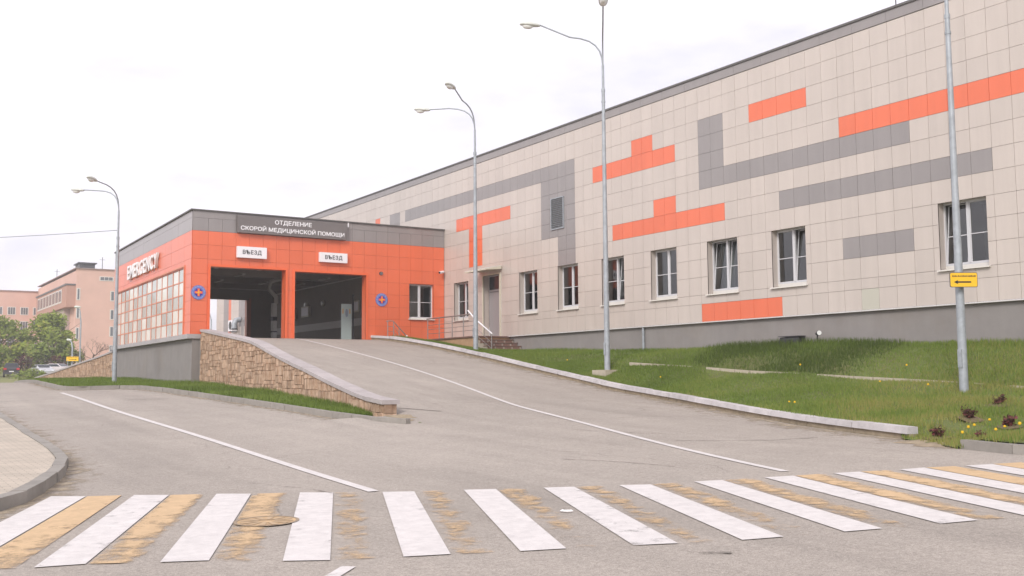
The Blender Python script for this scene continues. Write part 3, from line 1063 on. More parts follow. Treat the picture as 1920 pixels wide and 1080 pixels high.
# ------------------------------------------------------------------ main building
XW = 24.54
tm = lambda s, z, o: (XW + .03 - o, s, z)
rowsM = [11.75, 11.214, 10.593, 9.994, 9.376, 8.773, 8.158, 7.54, 6.949, 6.325, 5.753, 5.14, 4.524, 4.218, 3.614]
U0, U1 = -91, 41
colsM = [26.076 - .6 * u for u in range(U0, U1 + 1)]
WIN_Y = [(41.76, 43.09), (36.01, 37.39), (33.12, 34.51), (30.22, 31.58), (27.30, 28.68), (24.34, 25.75), (21.47, 22.84), (15.50, 16.90)]
WZ0, WZ1 = 4.52, 6.325
DOOR = (38.97, 40.37, 3.614, 6.42)
holesM = [(a, b, WZ0, WZ1) for a, b in WIN_Y] + [DOOR]


def pickM(i, j):
    u, v = U0 + i, j
    O = ((4, 8, 2, 3), (10, 27, 4, 5), (-10, -2, 3, 4), (-6, -4, 2, 3), (-8, 2, 7, 8), (-4, -2, 6, 7), (0, 6, 13, 14), (-28, -20, 4, 5), (-26, -24, 5, 8), (-43, -42, 2, 3),
         (-86, -85, 0, 14))
    G = ((0, 2, 2, 5), (0, 14, 5, 6), (6, 18, 7, 8), (10, 14, 10, 11), (-37, -12, 2, 3), (-16, -12, 3, 7), (-14, -12, 7, 9), (-40, -38, 2, 4), (-88, -86, 0, 14),
         (-82, -79, 5, 10), (-81, -80, 9, 14))
    if (u, v) == (11, 13): return 4
    for a, b, c, d in O:
        if a <= u < b and c <= v < d: return 2
    for a, b, c, d in G:
        if a <= u < b and c <= v < d: return 3
    return 1


main_b = thing("main_building", "long beige panelled building with orange and grey blocks on its facade above a grey plinth", "building", (24.5, 25, 2.6))
mb = MB()
clad(mb, tm, colsM, rowsM, pickM, holesM, back={1: 0, 2: 5, 3: 6, 4: 0})
# reveals
for (a, b, c, d) in holesM:
    dp = .28
    for f in ([(XW - .0, a, c), (XW + dp, a, c), (XW + dp, a, d), (XW, a, d)], [(XW, b, c), (XW + dp, b, c), (XW + dp, b, d), (XW, b, d)],
              [(XW, a, d), (XW, b, d), (XW + dp, b, d), (XW + dp, a, d)], [(XW, a, c), (XW, b, c), (XW + dp, b, c), (XW + dp, a, c)]):
        mb.face(f, 1, .35)
mb.face([(24.6, 2.0, 3.6), (44, 2.0, 3.6), (44, 2.0, 11.75), (24.6, 2.0, 11.75)], 1)
mb.face([(24.6, 80.6, 2), (44, 80.6, 2), (44, 80.6, 11.75), (24.6, 80.6, 11.75)], 1)
mb.build("wall", [MT["joint"], MT["beige"], MT["orange"], MT["grey"], MT["green"], MT["joint_o"], MT["joint_g"]], main_b)
mb = MB()
ys_ = colsM[::2]
for a, b in zip(ys_, ys_[1:]):
    mb.box(XW - .02, XW + .3, b + .004, a - .004, 11.762, 12.06, 0, rnd.random())
mb.box(XW - .06, XW + .36, min(colsM), max(colsM), 12.063, 12.13, 1)
mb.build("parapet", [MT["grey"], MT["coping_dark"]], main_b, recalc=True)
mb = MB(); mb.box(24.9, 44, 2.0, 80.6, 11.6, 11.75); mb.build("roof", MT["roof"], main_b)
mb = MB()
mb.box(XW + .10, XW + .5, min(colsM), max(colsM), 1.6, 3.575)
mb.build("plinth", MT["plinth"], main_b)
mb = MB()
for a, b in zip(ys_, ys_[1:]):
    mb.box(XW - .02, XW + .16, b + .004, a - .004, 3.578, 3.604)
mb.build("drip_flashing", MT["flash"], main_b, recalc=True)


def make_window(root, to, a, b, z0, z1, inset, split=.5, tilt=(False, False), sill=True, bars=True, curtain=0.5, sillh=.12):
    """white plastic window with two sashes; to(s, z, o) with o measured outwards from the wall face"""
    def bx(m, s0, s1, zz0, zz1, o0, o1, mi=0):
        m.hexa([to(s0, zz0, o0), to(s1, zz0, o0), to(s1, zz0, o1), to(s0, zz0, o1), to(s0, zz1, o0), to(s1, zz1, o0), to(s1, zz1, o1), to(s0, zz1, o1)], mi)
    f = MB()
    o0, o1 = -inset - .06, -inset
    zb = z0 + sillh
    fr = .038
    bx(f, a, a + fr, zb, z1, o0, o1); bx(f, b - fr, b, zb, z1, o0, o1)
    bx(f, a + fr, b - fr, z1 - fr, z1, o0, o1); bx(f, a + fr, b - fr, zb, zb + fr, o0, o1)
    sm = a + (b - a) * split
    bx(f, sm - .042, sm + .042, zb + fr, z1 - fr, o0 + .002, o1 + .012)
    w = f.build("window", MT["pvc"], root, recalc=True)
    p = MB()
    for k, (s0, s1) in enumerate(((a + fr, sm - .042), (sm + .042, b - fr))):
        za, zb2 = zb + fr, z1 - fr
        ti = .16 if tilt[k] else 0.0
        s_ = MB()
        o_t = -inset - .03 - ti      # tilted sashes lean inwards at the top
        o_b = -inset - .03
        q = .024
        def at(s, z):
            t = (z - za) / (zb2 - za); return to(s, z, o_b + (o_t - o_b) * t)
        def bar(s0_, s1_, zz0, zz1):
            A = [at(s0_, zz0), at(s1_, zz0), at(s1_, zz1), at(s0_, zz1)]
            d = Vector(to(0, 0, .028)) - Vector(to(0, 0, 0))
            B = [tuple(Vector(x) + d) for x in A]
            s_.hexa(A + B)
        bar(s0, s0 + q, za, zb2); bar(s1 - q, s1, za, zb2); bar(s0 + q, s1 - q, za, za + q); bar(s0 + q, s1 - q, zb2 - q, zb2)
        if bars:
            zm = za + (zb2 - za) * .47
            bar(s0 + q, s1 - q, zm - .012, zm + .012)
        s_.build("sash", MT["pvc"], w, recalc=True)
        c4 = [at(s0 + q, za + q), at(s1 - q, za + q), at(s1 - q, zb2 - q), at(s0 + q, zb2 - q)]
        nn = (Vector(c4[1]) - Vector(c4[0])).cross(Vector(c4[3]) - Vector(c4[0]))
        if nn.dot(Vector(to(0, 0, 1)) - Vector(to(0, 0, 0))) < 0: c4.reverse()
        p.face(c4)
    p.build("pane", MT["glass"], w)
    if sill:
        s_ = MB()
        ext = .05
        A = [to(a - ext, z0 - .02, -inset + .0), to(b + ext, z0 - .02, -inset), to(b + ext, z0 - .035, .09), to(a - ext, z0 - .035, .09),
             to(a - ext, z0 + .0, -inset), to(b + ext, z0 + .0, -inset), to(b + ext, z0 - .0, .09), to(a - ext, z0 - .0, .09)]
        s_.hexa(A)
        bx(s_, a + .002, b - .002, z0 + .002, zb - .002, -inset - .05, -inset + .005)
        s_.build("sill", MT["sill"], w, recalc=True)
    if curtain > 0:
        c = MB()
        for (c0, c1) in ((a, a + (b - a) * curtain), (b - (b - a) * curtain * .8, b)):
            n = 14; pr = None
            for i in range(n + 1):
                s = c0 + (c1 - c0) * i / n
                o = -inset - .38 + .045 * math.sin(i * 2.1 + a)
                cur = (to(s, zb - .1, o), to(s, z1 + .05, o))
                if pr: c.face([pr[0], cur[0], cur[1], pr[1]], 0, .5, True)
                pr = cur
        c.build("curtain", MT["curtain"], w)
    r = MB()
    D = -inset - 2.2
    e = .25
    bl = [to(a - e, z0 - e, -inset - .07), to(b + e, z0 - e, -inset - .07), to(b + e, z1 + e, -inset - .07), to(a - e, z1 + e, -inset - .07)]
    bk = [to(a - e, z0 - e, D), to(b + e, z0 - e, D), to(b + e, z1 + e, D), to(a - e, z1 + e, D)]
    r.idx(bl + bk, [(4, 5, 6, 7), (0, 1, 5, 4), (1, 2, 6, 5), (2, 3, 7, 6), (3, 0, 4, 7)])
    r.build("room_interior", MT["room"], w)
    return w


tw = lambda s, z, o: (XW - o, s, z)
tilts = [(False, False), (False, False), (False, False), (True, False), (False, False), (True, True), (True, False), (False, True)]
curt = [.2, .25, 0, .45, .2, .7, 0, 0]
for (a, b), t, c in zip(WIN_Y, tilts, curt):
    make_window(main_b, tw, a, b, WZ0, WZ1, .24, .49, t, curtain=c)

# door
mb = MB()
mb.box(XW + .29, XW + .33, 38.97, 40.37, 3.6, 6.42, 0)
mb.box(XW + .25, XW + .29, 39.06, 40.28, 3.62, 5.66, 0)
mb.box(XW + .262, XW + .285, 39.12, 40.22, 3.7, 5.6, 0)
door = mb.build("entrance_door", MT["door"], main_b, recalc=True)
mb = MB()
mb.box(XW + .24, XW + .30, 39.02, 40.32, 5.70, 5.78, 0)
mb.box(XW + .27, XW + .288, 39.05, 40.29, 5.80, 6.38, 1)
mb.build("transom", [MT["door"], MT["carglass"]], door, recalc=True)
mb = MB()
mb.box(XW + .20, XW + .25, 39.16, 39.20, 4.55, 4.80)
mb.box(XW + .18, XW + .205, 39.16, 39.36, 4.71, 4.74)
mb.build("handle", MT["dark"], door, recalc=True)
mb = MB()
mb.box(XW - .05, XW + .26, 40.372, 40.44, 3.62, 6.48)
mb.box(XW - .05, XW + .26, 38.90, 38.968, 3.62, 6.48)
mb.box(XW - .05, XW + .26, 38.97, 40.37, 6.425, 6.48)
mb.build("door_surround", MT["cream"], main_b, recalc=True)
mb = MB()
# shallow pitched canopy: sheet sloping out from the wall with a cream fascia
mb.hexa([(XW - .85, 38.75, 6.55), (XW - .05, 38.75, 6.62), (XW - .05, 40.65, 6.62), (XW - .85, 40.65, 6.55),
         (XW - .85, 38.75, 6.60), (XW - .05, 38.75, 6.76), (XW - .05, 40.65, 6.76), (XW - .85, 40.65, 6.60)], 0)
for k in range(5):
    y = 38.78 + k * .45
    mb.hexa([(XW - .88, y, 6.603), (XW - .06, y, 6.763), (XW - .06, y + .04, 6.763), (XW - .88, y + .04, 6.603),
             (XW - .88, y, 6.628), (XW - .06, y, 6.788), (XW - .06, y + .04, 6.788), (XW - .88, y + .04, 6.628)], 1)
mb.build("door_canopy", [MT["cream"], MT["flash"]], main_b, recalc=True)
# vent with louvres
mb = MB()
mb.box(XW - .05, XW - .0, 34.02, 34.06, 7.86, 9.18); mb.box(XW - .05, XW, 34.88, 34.92, 7.86, 9.18)
mb.box(XW - .05, XW, 34.06, 34.88, 9.14, 9.18); mb.box(XW - .05, XW, 34.06, 34.88, 7.86, 7.90)
vent = mb.build("vent_grille", MT["galv"], main_b, recalc=True)
mb = MB()
for k in range(16):
    z = 7.91 + k * .077
    mb.hexa([(XW - .045, 34.06, z), (XW - .01, 34.06, z + .05), (XW - .01, 34.88, z + .05), (XW - .045, 34.88, z),
             (XW - .040, 34.06, z + .012), (XW - .005, 34.06, z + .062), (XW - .005, 34.88, z + .062), (XW - .040, 34.88, z + .012)])
mb.build("louvre", mat("vent_louvre", (0.15, 0.16, 0.17), .5), vent, recalc=True)
mb = MB(); mb.tube([(XW + .04, 29.22, 2.5), (XW + .04, 29.22, 3.57)], .05, 10); mb.build("drain_pipe", MT["galv"], main_b)
mb = MB(); mb.tube([(25.0, 18.28, 12.0), (25.0, 18.28, 14.2)], [.02, .008], 6)
mb.build("lightning_rod", MT["dark"], main_b)

# ------------------------------------------------------------------ emergency bay building
YF = 44.05
bay = thing("ambulance_bay", "low orange and grey emergency wing with two open ambulance doorways", "building", (18, 50, 1.7))
tf = lambda s, z, o: (s, YF + .03 - o, z)
A3 = .03
def tl(s, z, o): return (12.29 + A3 * (s - YF) + .03 - o, s, z)
rowsF = [9.0, 8.70, 8.145, 7.548, 6.942, 6.31, 5.73, 5.14, 4.561, 4.249, 3.59]
colsF = [12.29 + .03] + [19.661 + .6077 * k for k in range(-11, 9)]
colsF = [c for c in colsF if c < XW - .02] + [XW - .02]
holesF = [(13.10, 16.45, 3.0, 6.63), (16.89, 20.37, 3.0, 6.60), (22.62, 23.93, 4.62, 6.30)]
mb = MB()
clad(mb, tf, colsF, rowsF[1:], lambda i, j: 3 if j == 0 else 2, holesF)
clad(mb, tf, colsF[::3] + [colsF[-1]], rowsF[:2], lambda i, j: 3, [])
backing(mb, tf, (12.32, XW, 3.585, 8.145), holesF, 1)
backing(mb, tf, (12.32, XW, 8.145, 9.0), [], 0)
# left wall above the cornice
colsL = [YF + .03 + 1.21 * k for k in range(0, 15)] + [61.3]
holesL = [(45.31, 60.55, 3.73, 6.64)]
clad(mb, tl, colsL, rowsF[1:], lambda i, j: 3 if j == 0 else 2, holesL)
clad(mb, tl, colsL[::2] + [61.3], rowsF[:2], lambda i, j: 3, [])
backing(mb, tl, (YF + .03, 61.3, 3.65, 8.145), holesL, 1)
backing(mb, tl, (YF + .03, 61.3, 8.145, 9.0), [], 0)
# jambs and heads of the doorways, window reveal
for (a, b, c, d), dp in ((holesF[0], .45), (holesF[1], .45), (holesF[2], .18)):
    c = 3.55 if dp > .3 else c
    for f in ([(a, YF, c), (a, YF + dp, c), (a, YF + dp, d), (a, YF, d)], [(b, YF, c), (b, YF + dp, c), (b, YF + dp, d), (b, YF, d)],
              [(a, YF, d), (b, YF, d), (b, YF + dp, d), (a, YF + dp, d)]):
        mb.face(f, 2, .4)
mb.build("wall", [MT["joint_g"], MT["joint_o"], MT["orange"], MT["grey"]], bay)
# slim orange trim round each doorway
mb = MB()
for (a, b, c, d) in holesF[:2]:
    mb.box(a - .10, a - .0, YF - .035, YF - .003, 3.6, d + .10); mb.box(b, b + .10, YF - .035, YF - .003, 3.6, d + .10)
    mb.box(a, b, YF - .035, YF - .003, d, d + .10)
mb.build("doorway_trim", mat("orange_trim", (0.80, 0.155, 0.06), .4), bay, recalc=True)
# roof edge
mb = MB()
mb.box(12.22, XW, YF - .06, YF + .3, 9.003, 9.06)
mb.hexa([tl(YF + .3, 9.003, .10), tl(YF + .3, 9.003, -.26), tl(61.3, 9.003, -.26), tl(61.3, 9.003, .10),
         tl(YF + .3, 9.06, .10), tl(YF + .3, 9.06, -.26), tl(61.3, 9.06, -.26), tl(61.3, 9.06, .10)])
mb.build("roof_edge", MT["coping_dark"], bay, recalc=True)
mb = MB(); mb.box(12.9, XW, YF + .3, 61.2, 8.6, 8.75); mb.build("roof", MT["roof"], bay)
# cornice and plinth on the low side
mb = MB()
mb.hexa([tl(YF - .06, 3.53, .16), tl(YF - .06, 3.53, -.9), tl(61.3, 3.53, -.5), tl(61.3, 3.53, .16),
         tl(YF - .06, 3.72, .16), tl(YF - .06, 3.72, -.9), tl(61.3, 3.72, -.5), tl(61.3, 3.72, .16)])
mb.build("cornice", MT["flash_grey"] if "flash_grey" in MT else mat("grey_concrete_ledge", (0.40, 0.38, 0.385), .7, var=.08, vscale=2), bay, recalc=True)
mb = MB()
mb.hexa([tl(YF + .02, 1.2, -.06), tl(YF + .02, 1.2, -.9), tl(61.3, 1.2, -.9), tl(61.3, 1.2, -.06),
         tl(YF + .02, 3.528, -.06), tl(YF + .02, 3.528, -.9), tl(61.3, 3.528, -.9), tl(61.3, 3.528, -.06)])
mb.build("plinth", MT["plinth"], bay, recalc=True)
# inside
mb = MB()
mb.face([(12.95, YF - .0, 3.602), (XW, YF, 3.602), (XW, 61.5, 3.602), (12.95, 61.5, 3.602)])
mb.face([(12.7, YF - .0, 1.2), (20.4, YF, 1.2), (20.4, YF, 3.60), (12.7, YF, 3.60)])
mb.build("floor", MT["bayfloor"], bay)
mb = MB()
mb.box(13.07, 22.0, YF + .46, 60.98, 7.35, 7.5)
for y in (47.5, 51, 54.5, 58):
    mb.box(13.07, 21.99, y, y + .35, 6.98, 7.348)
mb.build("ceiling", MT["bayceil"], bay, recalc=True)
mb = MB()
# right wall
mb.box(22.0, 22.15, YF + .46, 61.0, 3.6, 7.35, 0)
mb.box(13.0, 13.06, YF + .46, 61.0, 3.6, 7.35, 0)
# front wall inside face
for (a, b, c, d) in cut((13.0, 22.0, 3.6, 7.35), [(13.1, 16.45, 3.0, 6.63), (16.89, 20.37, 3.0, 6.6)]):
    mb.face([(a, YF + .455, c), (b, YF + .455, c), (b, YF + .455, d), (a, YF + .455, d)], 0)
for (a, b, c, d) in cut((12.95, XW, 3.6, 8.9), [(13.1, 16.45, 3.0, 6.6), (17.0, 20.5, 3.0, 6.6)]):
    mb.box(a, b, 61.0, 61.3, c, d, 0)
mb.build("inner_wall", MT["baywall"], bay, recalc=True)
mb = MB()
mb.box(20.502, 20.62, 60.95, 61.36, 3.6, 6.7)
mb.box(20.38, 20.50, 60.99, 61.34, 3.62, 6.6)
mb.build("rear_door_frame", mat("pinkish_door_frame", (0.62, 0.34, 0.27), .6), bay, recalc=True)
mb = MB()
mb.box(21.975, 22.0, 47.8, 60.9, 4.50, 4.88)
mb.box(21.97, 22.0, 47.8, 60.9, 6.92, 6.98)
mb.build("wall_band", MT["bayband"], bay, recalc=True)
mb = MB()
mb.box(18.71, 18.95, 51.9, 52.14, 3.6, 5.75)
post = mb.build("guard_post", MT["baypost"], bay, recalc=True)
for q0, q1 in ((4.85, 5.05), (4.25, 4.30)):
    mb = MB(); mb.box(18.70, 18.96, 51.89, 52.15, q0, q1); mb.build("post_band", MT["dark"], post, recalc=True)
mb = MB()
mb.tube([(19.0, 52.2, 5.76), (19.0, 52.2, 6.1), (18.6, 52.2, 6.5), (18.7, 52.2, 6.9), (19.3, 52.2, 7.1), (20.4, 52.2, 7.15), (21.9, 52.2, 7.15)], .11, 10)
mb.build("exhaust_hose", MT["bayband"], bay)
ml = mat("unlit_luminaire", (0.62, 0.61, 0.58), .5)
for x in (14.2, 16.2, 18.6, 20.6):
    for y in (46.3, 49.6, 53.0):
        mb = MB(); mb.box(x - .08, x + .08, y - .6, y + .6, 6.86, 6.93); mb.build("strip_luminaire", ml, bay, recalc=True)
# window in the orange front
make_window(bay, lambda s, z, o: (s, YF - o, z), 22.62, 23.93, 4.62, 6.30, .13, .46, (False, False), curtain=.25, sillh=.05)
# big glazed grid on the low side wall
fr = MB()
s0, s1, z0, z1, n, m_ = 45.31, 60.55, 3.73, 6.64, 14, 5
def blk(mbx, a, b, c, d, o0, o1, mi=0, t=.5):
    mbx.hexa([tl(a, c, o0), tl(b, c, o0), tl(b, c, o1), tl(a, c, o1), tl(a, d, o0), tl(b, d, o0), tl(b, d, o1), tl(a, d, o1)], mi, t)
for i in range(n + 1):
    s = s0 + (s1 - s0) * i / n
    blk(fr, s - .038, s + .038, z0, z1, -.08, -.006)
for j in range(m_ + 1):
    z = z0 + (z1 - z0) * j / m_
    for i in range(n):
        a = s0 + (s1 - s0) * i / n + .057; b = s0 + (s1 - s0) * (i + 1) / n - .057
        blk(fr, a, b, z - .024, z + .024, -.08, -.010)
blk(fr, s1 + .06, s1 + .12, z0, z1, -.02, .07); blk(fr, s0 - .14, s0 - .06, z0 - .02, z1 + .1, -.02, .07); blk(fr, s0 - .06, s1 + .06, z1 + .035, z1 + .1, -.02, .07)
wg = fr.build("window_grid", mat("orange_brown_frame", (0.66, 0.24, 0.14), .45), bay, recalc=True)
PAT = ["LGGLLGGLGLLGLG", "LLGLGGLGGLLGLL", "GLGLGLGGGGLGGG", "LLGGLGLGLLGGLL", "GLGLLGLLGLLGLG"]  # reflection pattern coloured into the panes: L pale, G grey
pn = MB()
for j in range(m_):
    for i in range(n):
        a = s0 + (s1 - s0) * i / n + .05; b = s0 + (s1 - s0) * (i + 1) / n - .05
        c = z0 + (z1 - z0) * j / m_ + .03; d = z0 + (z1 - z0) * (j + 1) / m_ - .03
        k = PAT[m_ - 1 - j][n - 1 - i]
        o = -.024
        tw_ = rnd.uniform(-.005, .005); tv = rnd.uniform(-.004, .004)
        pn.face([tl(a, c, o - tw_), tl(b, c, o + tw_ + tv), tl(b, d, o + tw_), tl(a, d, o - tw_ + tv)], 0 if k == 'G' else 1, rnd.random())
pn.build("pane", [MT["pane_refl_grey"], MT["pane_refl_pale"]], wg)

# objects in and on the bay
def wallbox(name, label, cat, y0, y1, z0_, z1_, m, dep=.16, group=None, extra=None):
    t_ = thing(name, label, cat, (22.0, (y0 + y1) / 2, z0_), group)
    b = MB(); b.box(21.97 - dep, 21.97, y0, y1, z0_, z1_); p = b.build("case", m, t_, recalc=True)
    b = MB()
    b.box(21.955 - dep, 21.968 - dep, y0 + .07, y1 - .07, z0_ + .07, z1_ - .07)
    b.build("front_panel", extra or MT["white"], t_, recalc=True)
    return t_
wallbox("wall_cabinet", "cream cabinet on the dark bay wall, half hidden by the orange middle pier", "cabinet", 56.9, 57.5, 5.25, 5.9, MT["boxwhite"])
wallbox("wall_cabinet", "cream framed cabinet in the middle of the dark bay wall between two round lamps", "cabinet", 54.75, 55.85, 5.3, 5.9, MT["boxwhite"])
wallbox("notice_board", "pale notice board on the bay wall right of the pale blue door leaf", "notice board", 48.28, 49.0, 5.2, 5.78, MT["boxwhite"], .05)
for yy, zz, lb in ((55.45, 6.0, "oval white bulkhead lamp above and left of the middle cabinet in the bay"), (53.0, 5.95, "oval white bulkhead lamp right of the middle cabinet in the bay")):
    t_ = thing("bulkhead_lamp", lb, "lamp", (21.95, yy, zz), "bulkhead lamps in the bay")
    for nm, m_k, sc_, dd in (("base", "boxwhite", 1.0, .06), ("diffuser", "lens", .82, .12)):
        b = MB(); vs = []; n_ = 16
        for q in range(3):
            k = (1, 1, .75)[q] * sc_
            for i in range(n_):
                a_ = 2 * math.pi * i / n_
                vs.append((21.97 - dd * (0, .7, 1)[q], yy + .19 * k * math.cos(a_), zz + .17 * k * math.sin(a_)))
        fs = [(q * n_ + i, q * n_ + (i + 1) % n_, (q + 1) * n_ + (i + 1) % n_, (q + 1) * n_ + i) for q in range(2) for i in range(n_)] + [tuple(range(2 * n_, 3 * n_))]
        b.idx(vs, fs); b.build(nm, MT[m_k], t_)
t_ = thing("door_leaf", "pale blue door leaf with an oval emblem standing open inside the right doorway", "door", (20.5, 46.5, 3.6))
b = MB(); b.box(20.2, 20.73, 46.46, 46.52, 3.61, 5.42); b.build("leaf", MT["paleblue"], t_, recalc=True)
b = MB(); vs = [(20.465 + .075 * math.cos(i * math.pi / 8), 46.452, 4.98 + .2 * math.sin(i * math.pi / 8)) for i in range(16)]; b.face(vs)
b.build("oval_emblem", mat("emblem_greyblue", (0.36, 0.43, 0.52), .5), t_)
for x_ in (20.27, 20.63):
    b = MB(); b.box(x_ - .02, x_ + .02, 46.445, 46.458, 4.95, 5.18); b.build("hinge_plate", MT["embyellow"], t_, recalc=True)
b = MB(); b.box(20.78, 20.84, 46.44, 46.52, 3.61, 5.9); b.build("door_post", MT["dark"], t_, recalc=True)


def text_mesh(body, size, extrude, weight=0.0, align='CENTER', spacing=1.0, bevel=0.0):
    cu = bpy.data.curves.new("lettering", 'FONT')
    cu.body = body; cu.size = size; cu.extrude = extrude; cu.offset = weight
    cu.align_x = align; cu.align_y = 'CENTER'; cu.space_character = spacing; cu.resolution_u = 3
    cu.bevel_depth = bevel
    o = bpy.data.objects.new("lettering", cu); COL.objects.link(o)
    bpy.context.view_layer.update()
    dg = bpy.context.evaluated_depsgraph_get()
    me = bpy.data.meshes.new_from_object(o.evaluated_get(dg))
    bpy.data.objects.remove(o); bpy.data.curves.remove(cu)
    return me


def place_text(name, me, m, parent, origin, xdir, ydir, width=None, height=None):
    """lay the mesh out with its x along xdir and y along ydir; scale it to a width and height"""
    co = np.empty(len(me.vertices) * 3); me.vertices.foreach_get("co", co); co = co.reshape(-1, 3)
    mn, mx_ = co.min(0), co.max(0)
    co[:, 0] -= (mn[0] + mx_[0]) / 2; co[:, 1] -= (mn[1] + mx_[1]) / 2; co[:, 2] -= mn[2]
    if width: co[:, 0] *= width / (mx_[0] - mn[0])
    if height: co[:, 1] *= height / (mx_[1] - mn[1])
    X, Y = Vector(xdir).normalized(), Vector(ydir).normalized(); Z = X.cross(Y)
    base = WL[parent.name]
    R = np.array([X, Y, Z])
    w = co @ R + np.array(Vector(origin) - base)
    me.vertices.foreach_set("co", w.reshape(-1)); me.update()
    me.materials.clear(); me.materials.append(m)
    o = bpy.data.objects.new(name, me); COL.objects.link(o); o.parent = parent
    WL[o.name] = base
    return o


# main sign
t_ = thing("facade_sign", "long dark grey sign board with two lines of white Cyrillic lettering on the roof band", "sign", (16.75, YF - .2, 8.2))
b = MB(); b.box(14.2, 19.3, YF - .20, YF - .03, 8.16, 8.92); b.build("board", MT["signgrey"], t_, recalc=True)
place_text("lettering", text_mesh("ОТДЕЛЕНИЕ", .3, .006, .006), MT["letwhite"], t_, (16.72, YF - .203, 8.70), (1, 0, 0), (0, 0, 1), 1.72, .235)
place_text("lettering", text_mesh("СКОРОЙ МЕДИЦИНСКОЙ ПОМОЩИ", .3, .006, .006), MT["letwhite"], t_, (16.75, YF - .203, 8.38), (1, 0, 0), (0, 0, 1), 4.85, .275)
b = MB(); b.box(19.42, 19.47, YF - .04, YF - .004, 8.78, 9.0); b.build("cable_clip", MT["white"], t_, recalc=True)
for k, (x0, x1, zz0, zz1, lb) in enumerate(((14.2, 15.52, 7.07, 7.56, "white entrance sign board above the left ambulance doorway"), (18.0, 19.35, 7.09, 7.53, "white entrance sign board above the right ambulance doorway"))):
    t_ = thing("entrance_sign", lb, "sign", ((x0 + x1) / 2, YF - .1, zz0), "white entrance signs over the doorways")
    b = MB(); b.box(x0, x1, YF - .17, YF - .03, zz0, zz1); b.build("board", MT["white"], t_, recalc=True)
    place_text("lettering", text_mesh("ВЪЕЗД", .3, .004, .006, spacing=1.12), MT["textgrey"], t_, ((x0 + x1) / 2, YF - .173, (zz0 + zz1) / 2 - .01), (1, 0, 0), (0, 0, 1), .84, .225)
# EMERGENCY channel letters
nL = Vector((-1, A3, 0)).normalized(); xL = Vector((-A3, -1, 0)).normalized()
t_ = thing("letter_sign", "white raised capital letters on the orange side wall above the glazed grid", "sign", (12.5, 53.5, 7.1))
word = "EMERGENCY"
wid = [.62, .86, .62, .70, .78, .62, .78, .74, .74]
tot = sum(wid) + .10 * 8
k_ = 7.0 / tot
s = 57.02
for ch, w in zip(word, wid):
    w *= k_
    c = s - w / 2
    me = text_mesh(ch, .9, .06, .016)
    o = place_text("letter", me, MT["letwhite"], t_, tl(c, 7.47, .06), xL, (0, 0, 1), w, .72)
    me.materials.append(MT["letside"])
    for p in me.polygons:
        if abs(p.normal.dot(nL)) < .5: p.material_index = 1
    s -= w + .10 * k_
b = MB()
blk(b, 50.2, 56.9, 7.18, 7.22, 0.032, .07); blk(b, 50.2, 56.9, 7.70, 7.74, 0.032, .07)
b.build("mounting_rail", MT["orange"], t_, recalc=True)


def emblem(x, z, lb):
    t_ = thing("round_emblem", lb, "emblem", (x, YF - .04, z), "round blue emblems on the orange front")
    def disc(r, y, n_=40): return [(x + r * math.cos(2 * math.pi * i / n_), y, z + r * math.sin(2 * math.pi * i / n_)) for i in range(n_)]
    b = MB(); R0 = disc(.305, YF - .004); R1 = disc(.305, YF - .035); n_ = 40
    b.idx(R0 + R1, [(i, (i + 1) % n_, n_ + (i + 1) % n_, n_ + i) for i in range(n_)] + [tuple(range(n_, 2 * n_))])
    b.build("disc", MT["blue"], t_)
    b = MB()
    for i in range(40):      # ring of small raised marks where the lettering runs
        a = 2 * math.pi * i / 40
        if i % 13 == 6: continue
        for r0, r1 in ((.225, .262 + .01 * (i % 3)),):
            da = .035 + .012 * ((i * 7) % 3)
            q = [(x + r * math.cos(a + e), YF - .038, z + r * math.sin(a + e)) for r, e in ((r0, -da), (r1, -da * .9), (r1, da * .9), (r0, da))]
            b.face(q)
    b.build("ring_mark", MT["emblight"], t_)
    def bars(name, m, ln, wd, angs, y):
        bb = MB()
        for ii, a in enumerate(angs):
            ca, sa = math.cos(a), math.sin(a)
            yy = y - .0012 * ii
            bb.face([(x + u * ca - v * sa, yy, z + u * sa + v * ca) for u, v in ((-ln, -wd), (ln, -wd), (ln, wd), (-ln, wd))])
        bb.build(name, m, t_)
    bars("dark_star", MT["navy"], .17, .075, [k * math.pi / 4 for k in range(4)], YF - .042)
    bars("orange_cross", MT["emborange"], .165, .052, [0, math.pi / 2], YF - .052)
    bars("gold_staff", MT["embyellow"], .11, .02, [math.pi / 2, .3], YF - .058)


emblem(12.60, 5.49, "round blue emblem with an orange cross left of the left doorway")
emblem(21.16, 5.48, "round blue emblem with an orange cross right of the right doorway")
# cctv and spotlight
t_ = thing("security_camera", "small white security camera on the corner where the orange front meets the beige wall", "camera", (24.3, YF - .1, 6.9))
b = MB(); b.tube([(24.42, YF - .03, 6.93), (24.36, YF - .14, 6.93)], .025, 8); b.build("bracket", MT["white"], t_)
b = MB(); b.tube([(24.42, YF - .10, 6.95), (24.14, YF - .26, 6.89)], .065, 12); b.build("housing", MT["white"], t_)
b = MB(); b.tube([(24.14, YF - .26, 6.89), (24.10, YF - .28, 6.88)], .045, 12); b.build("lens", MT["black"], t_)
t_ = thing("wall_spotlight", "small dark round spotlight above the right blue emblem", "light", (21.12, YF - .05, 6.72))
b = MB(); b.tube([(21.12, YF - .004, 6.72), (21.12, YF - .06, 6.72)], .085, 14); b.build("housing", MT["dark"], t_)
b = MB(); b.tube([(21.12, YF - .061, 6.72), (21.12, YF - .09, 6.70)], [.06, .075], 14); b.build("reflector", MT["galv"], t_)
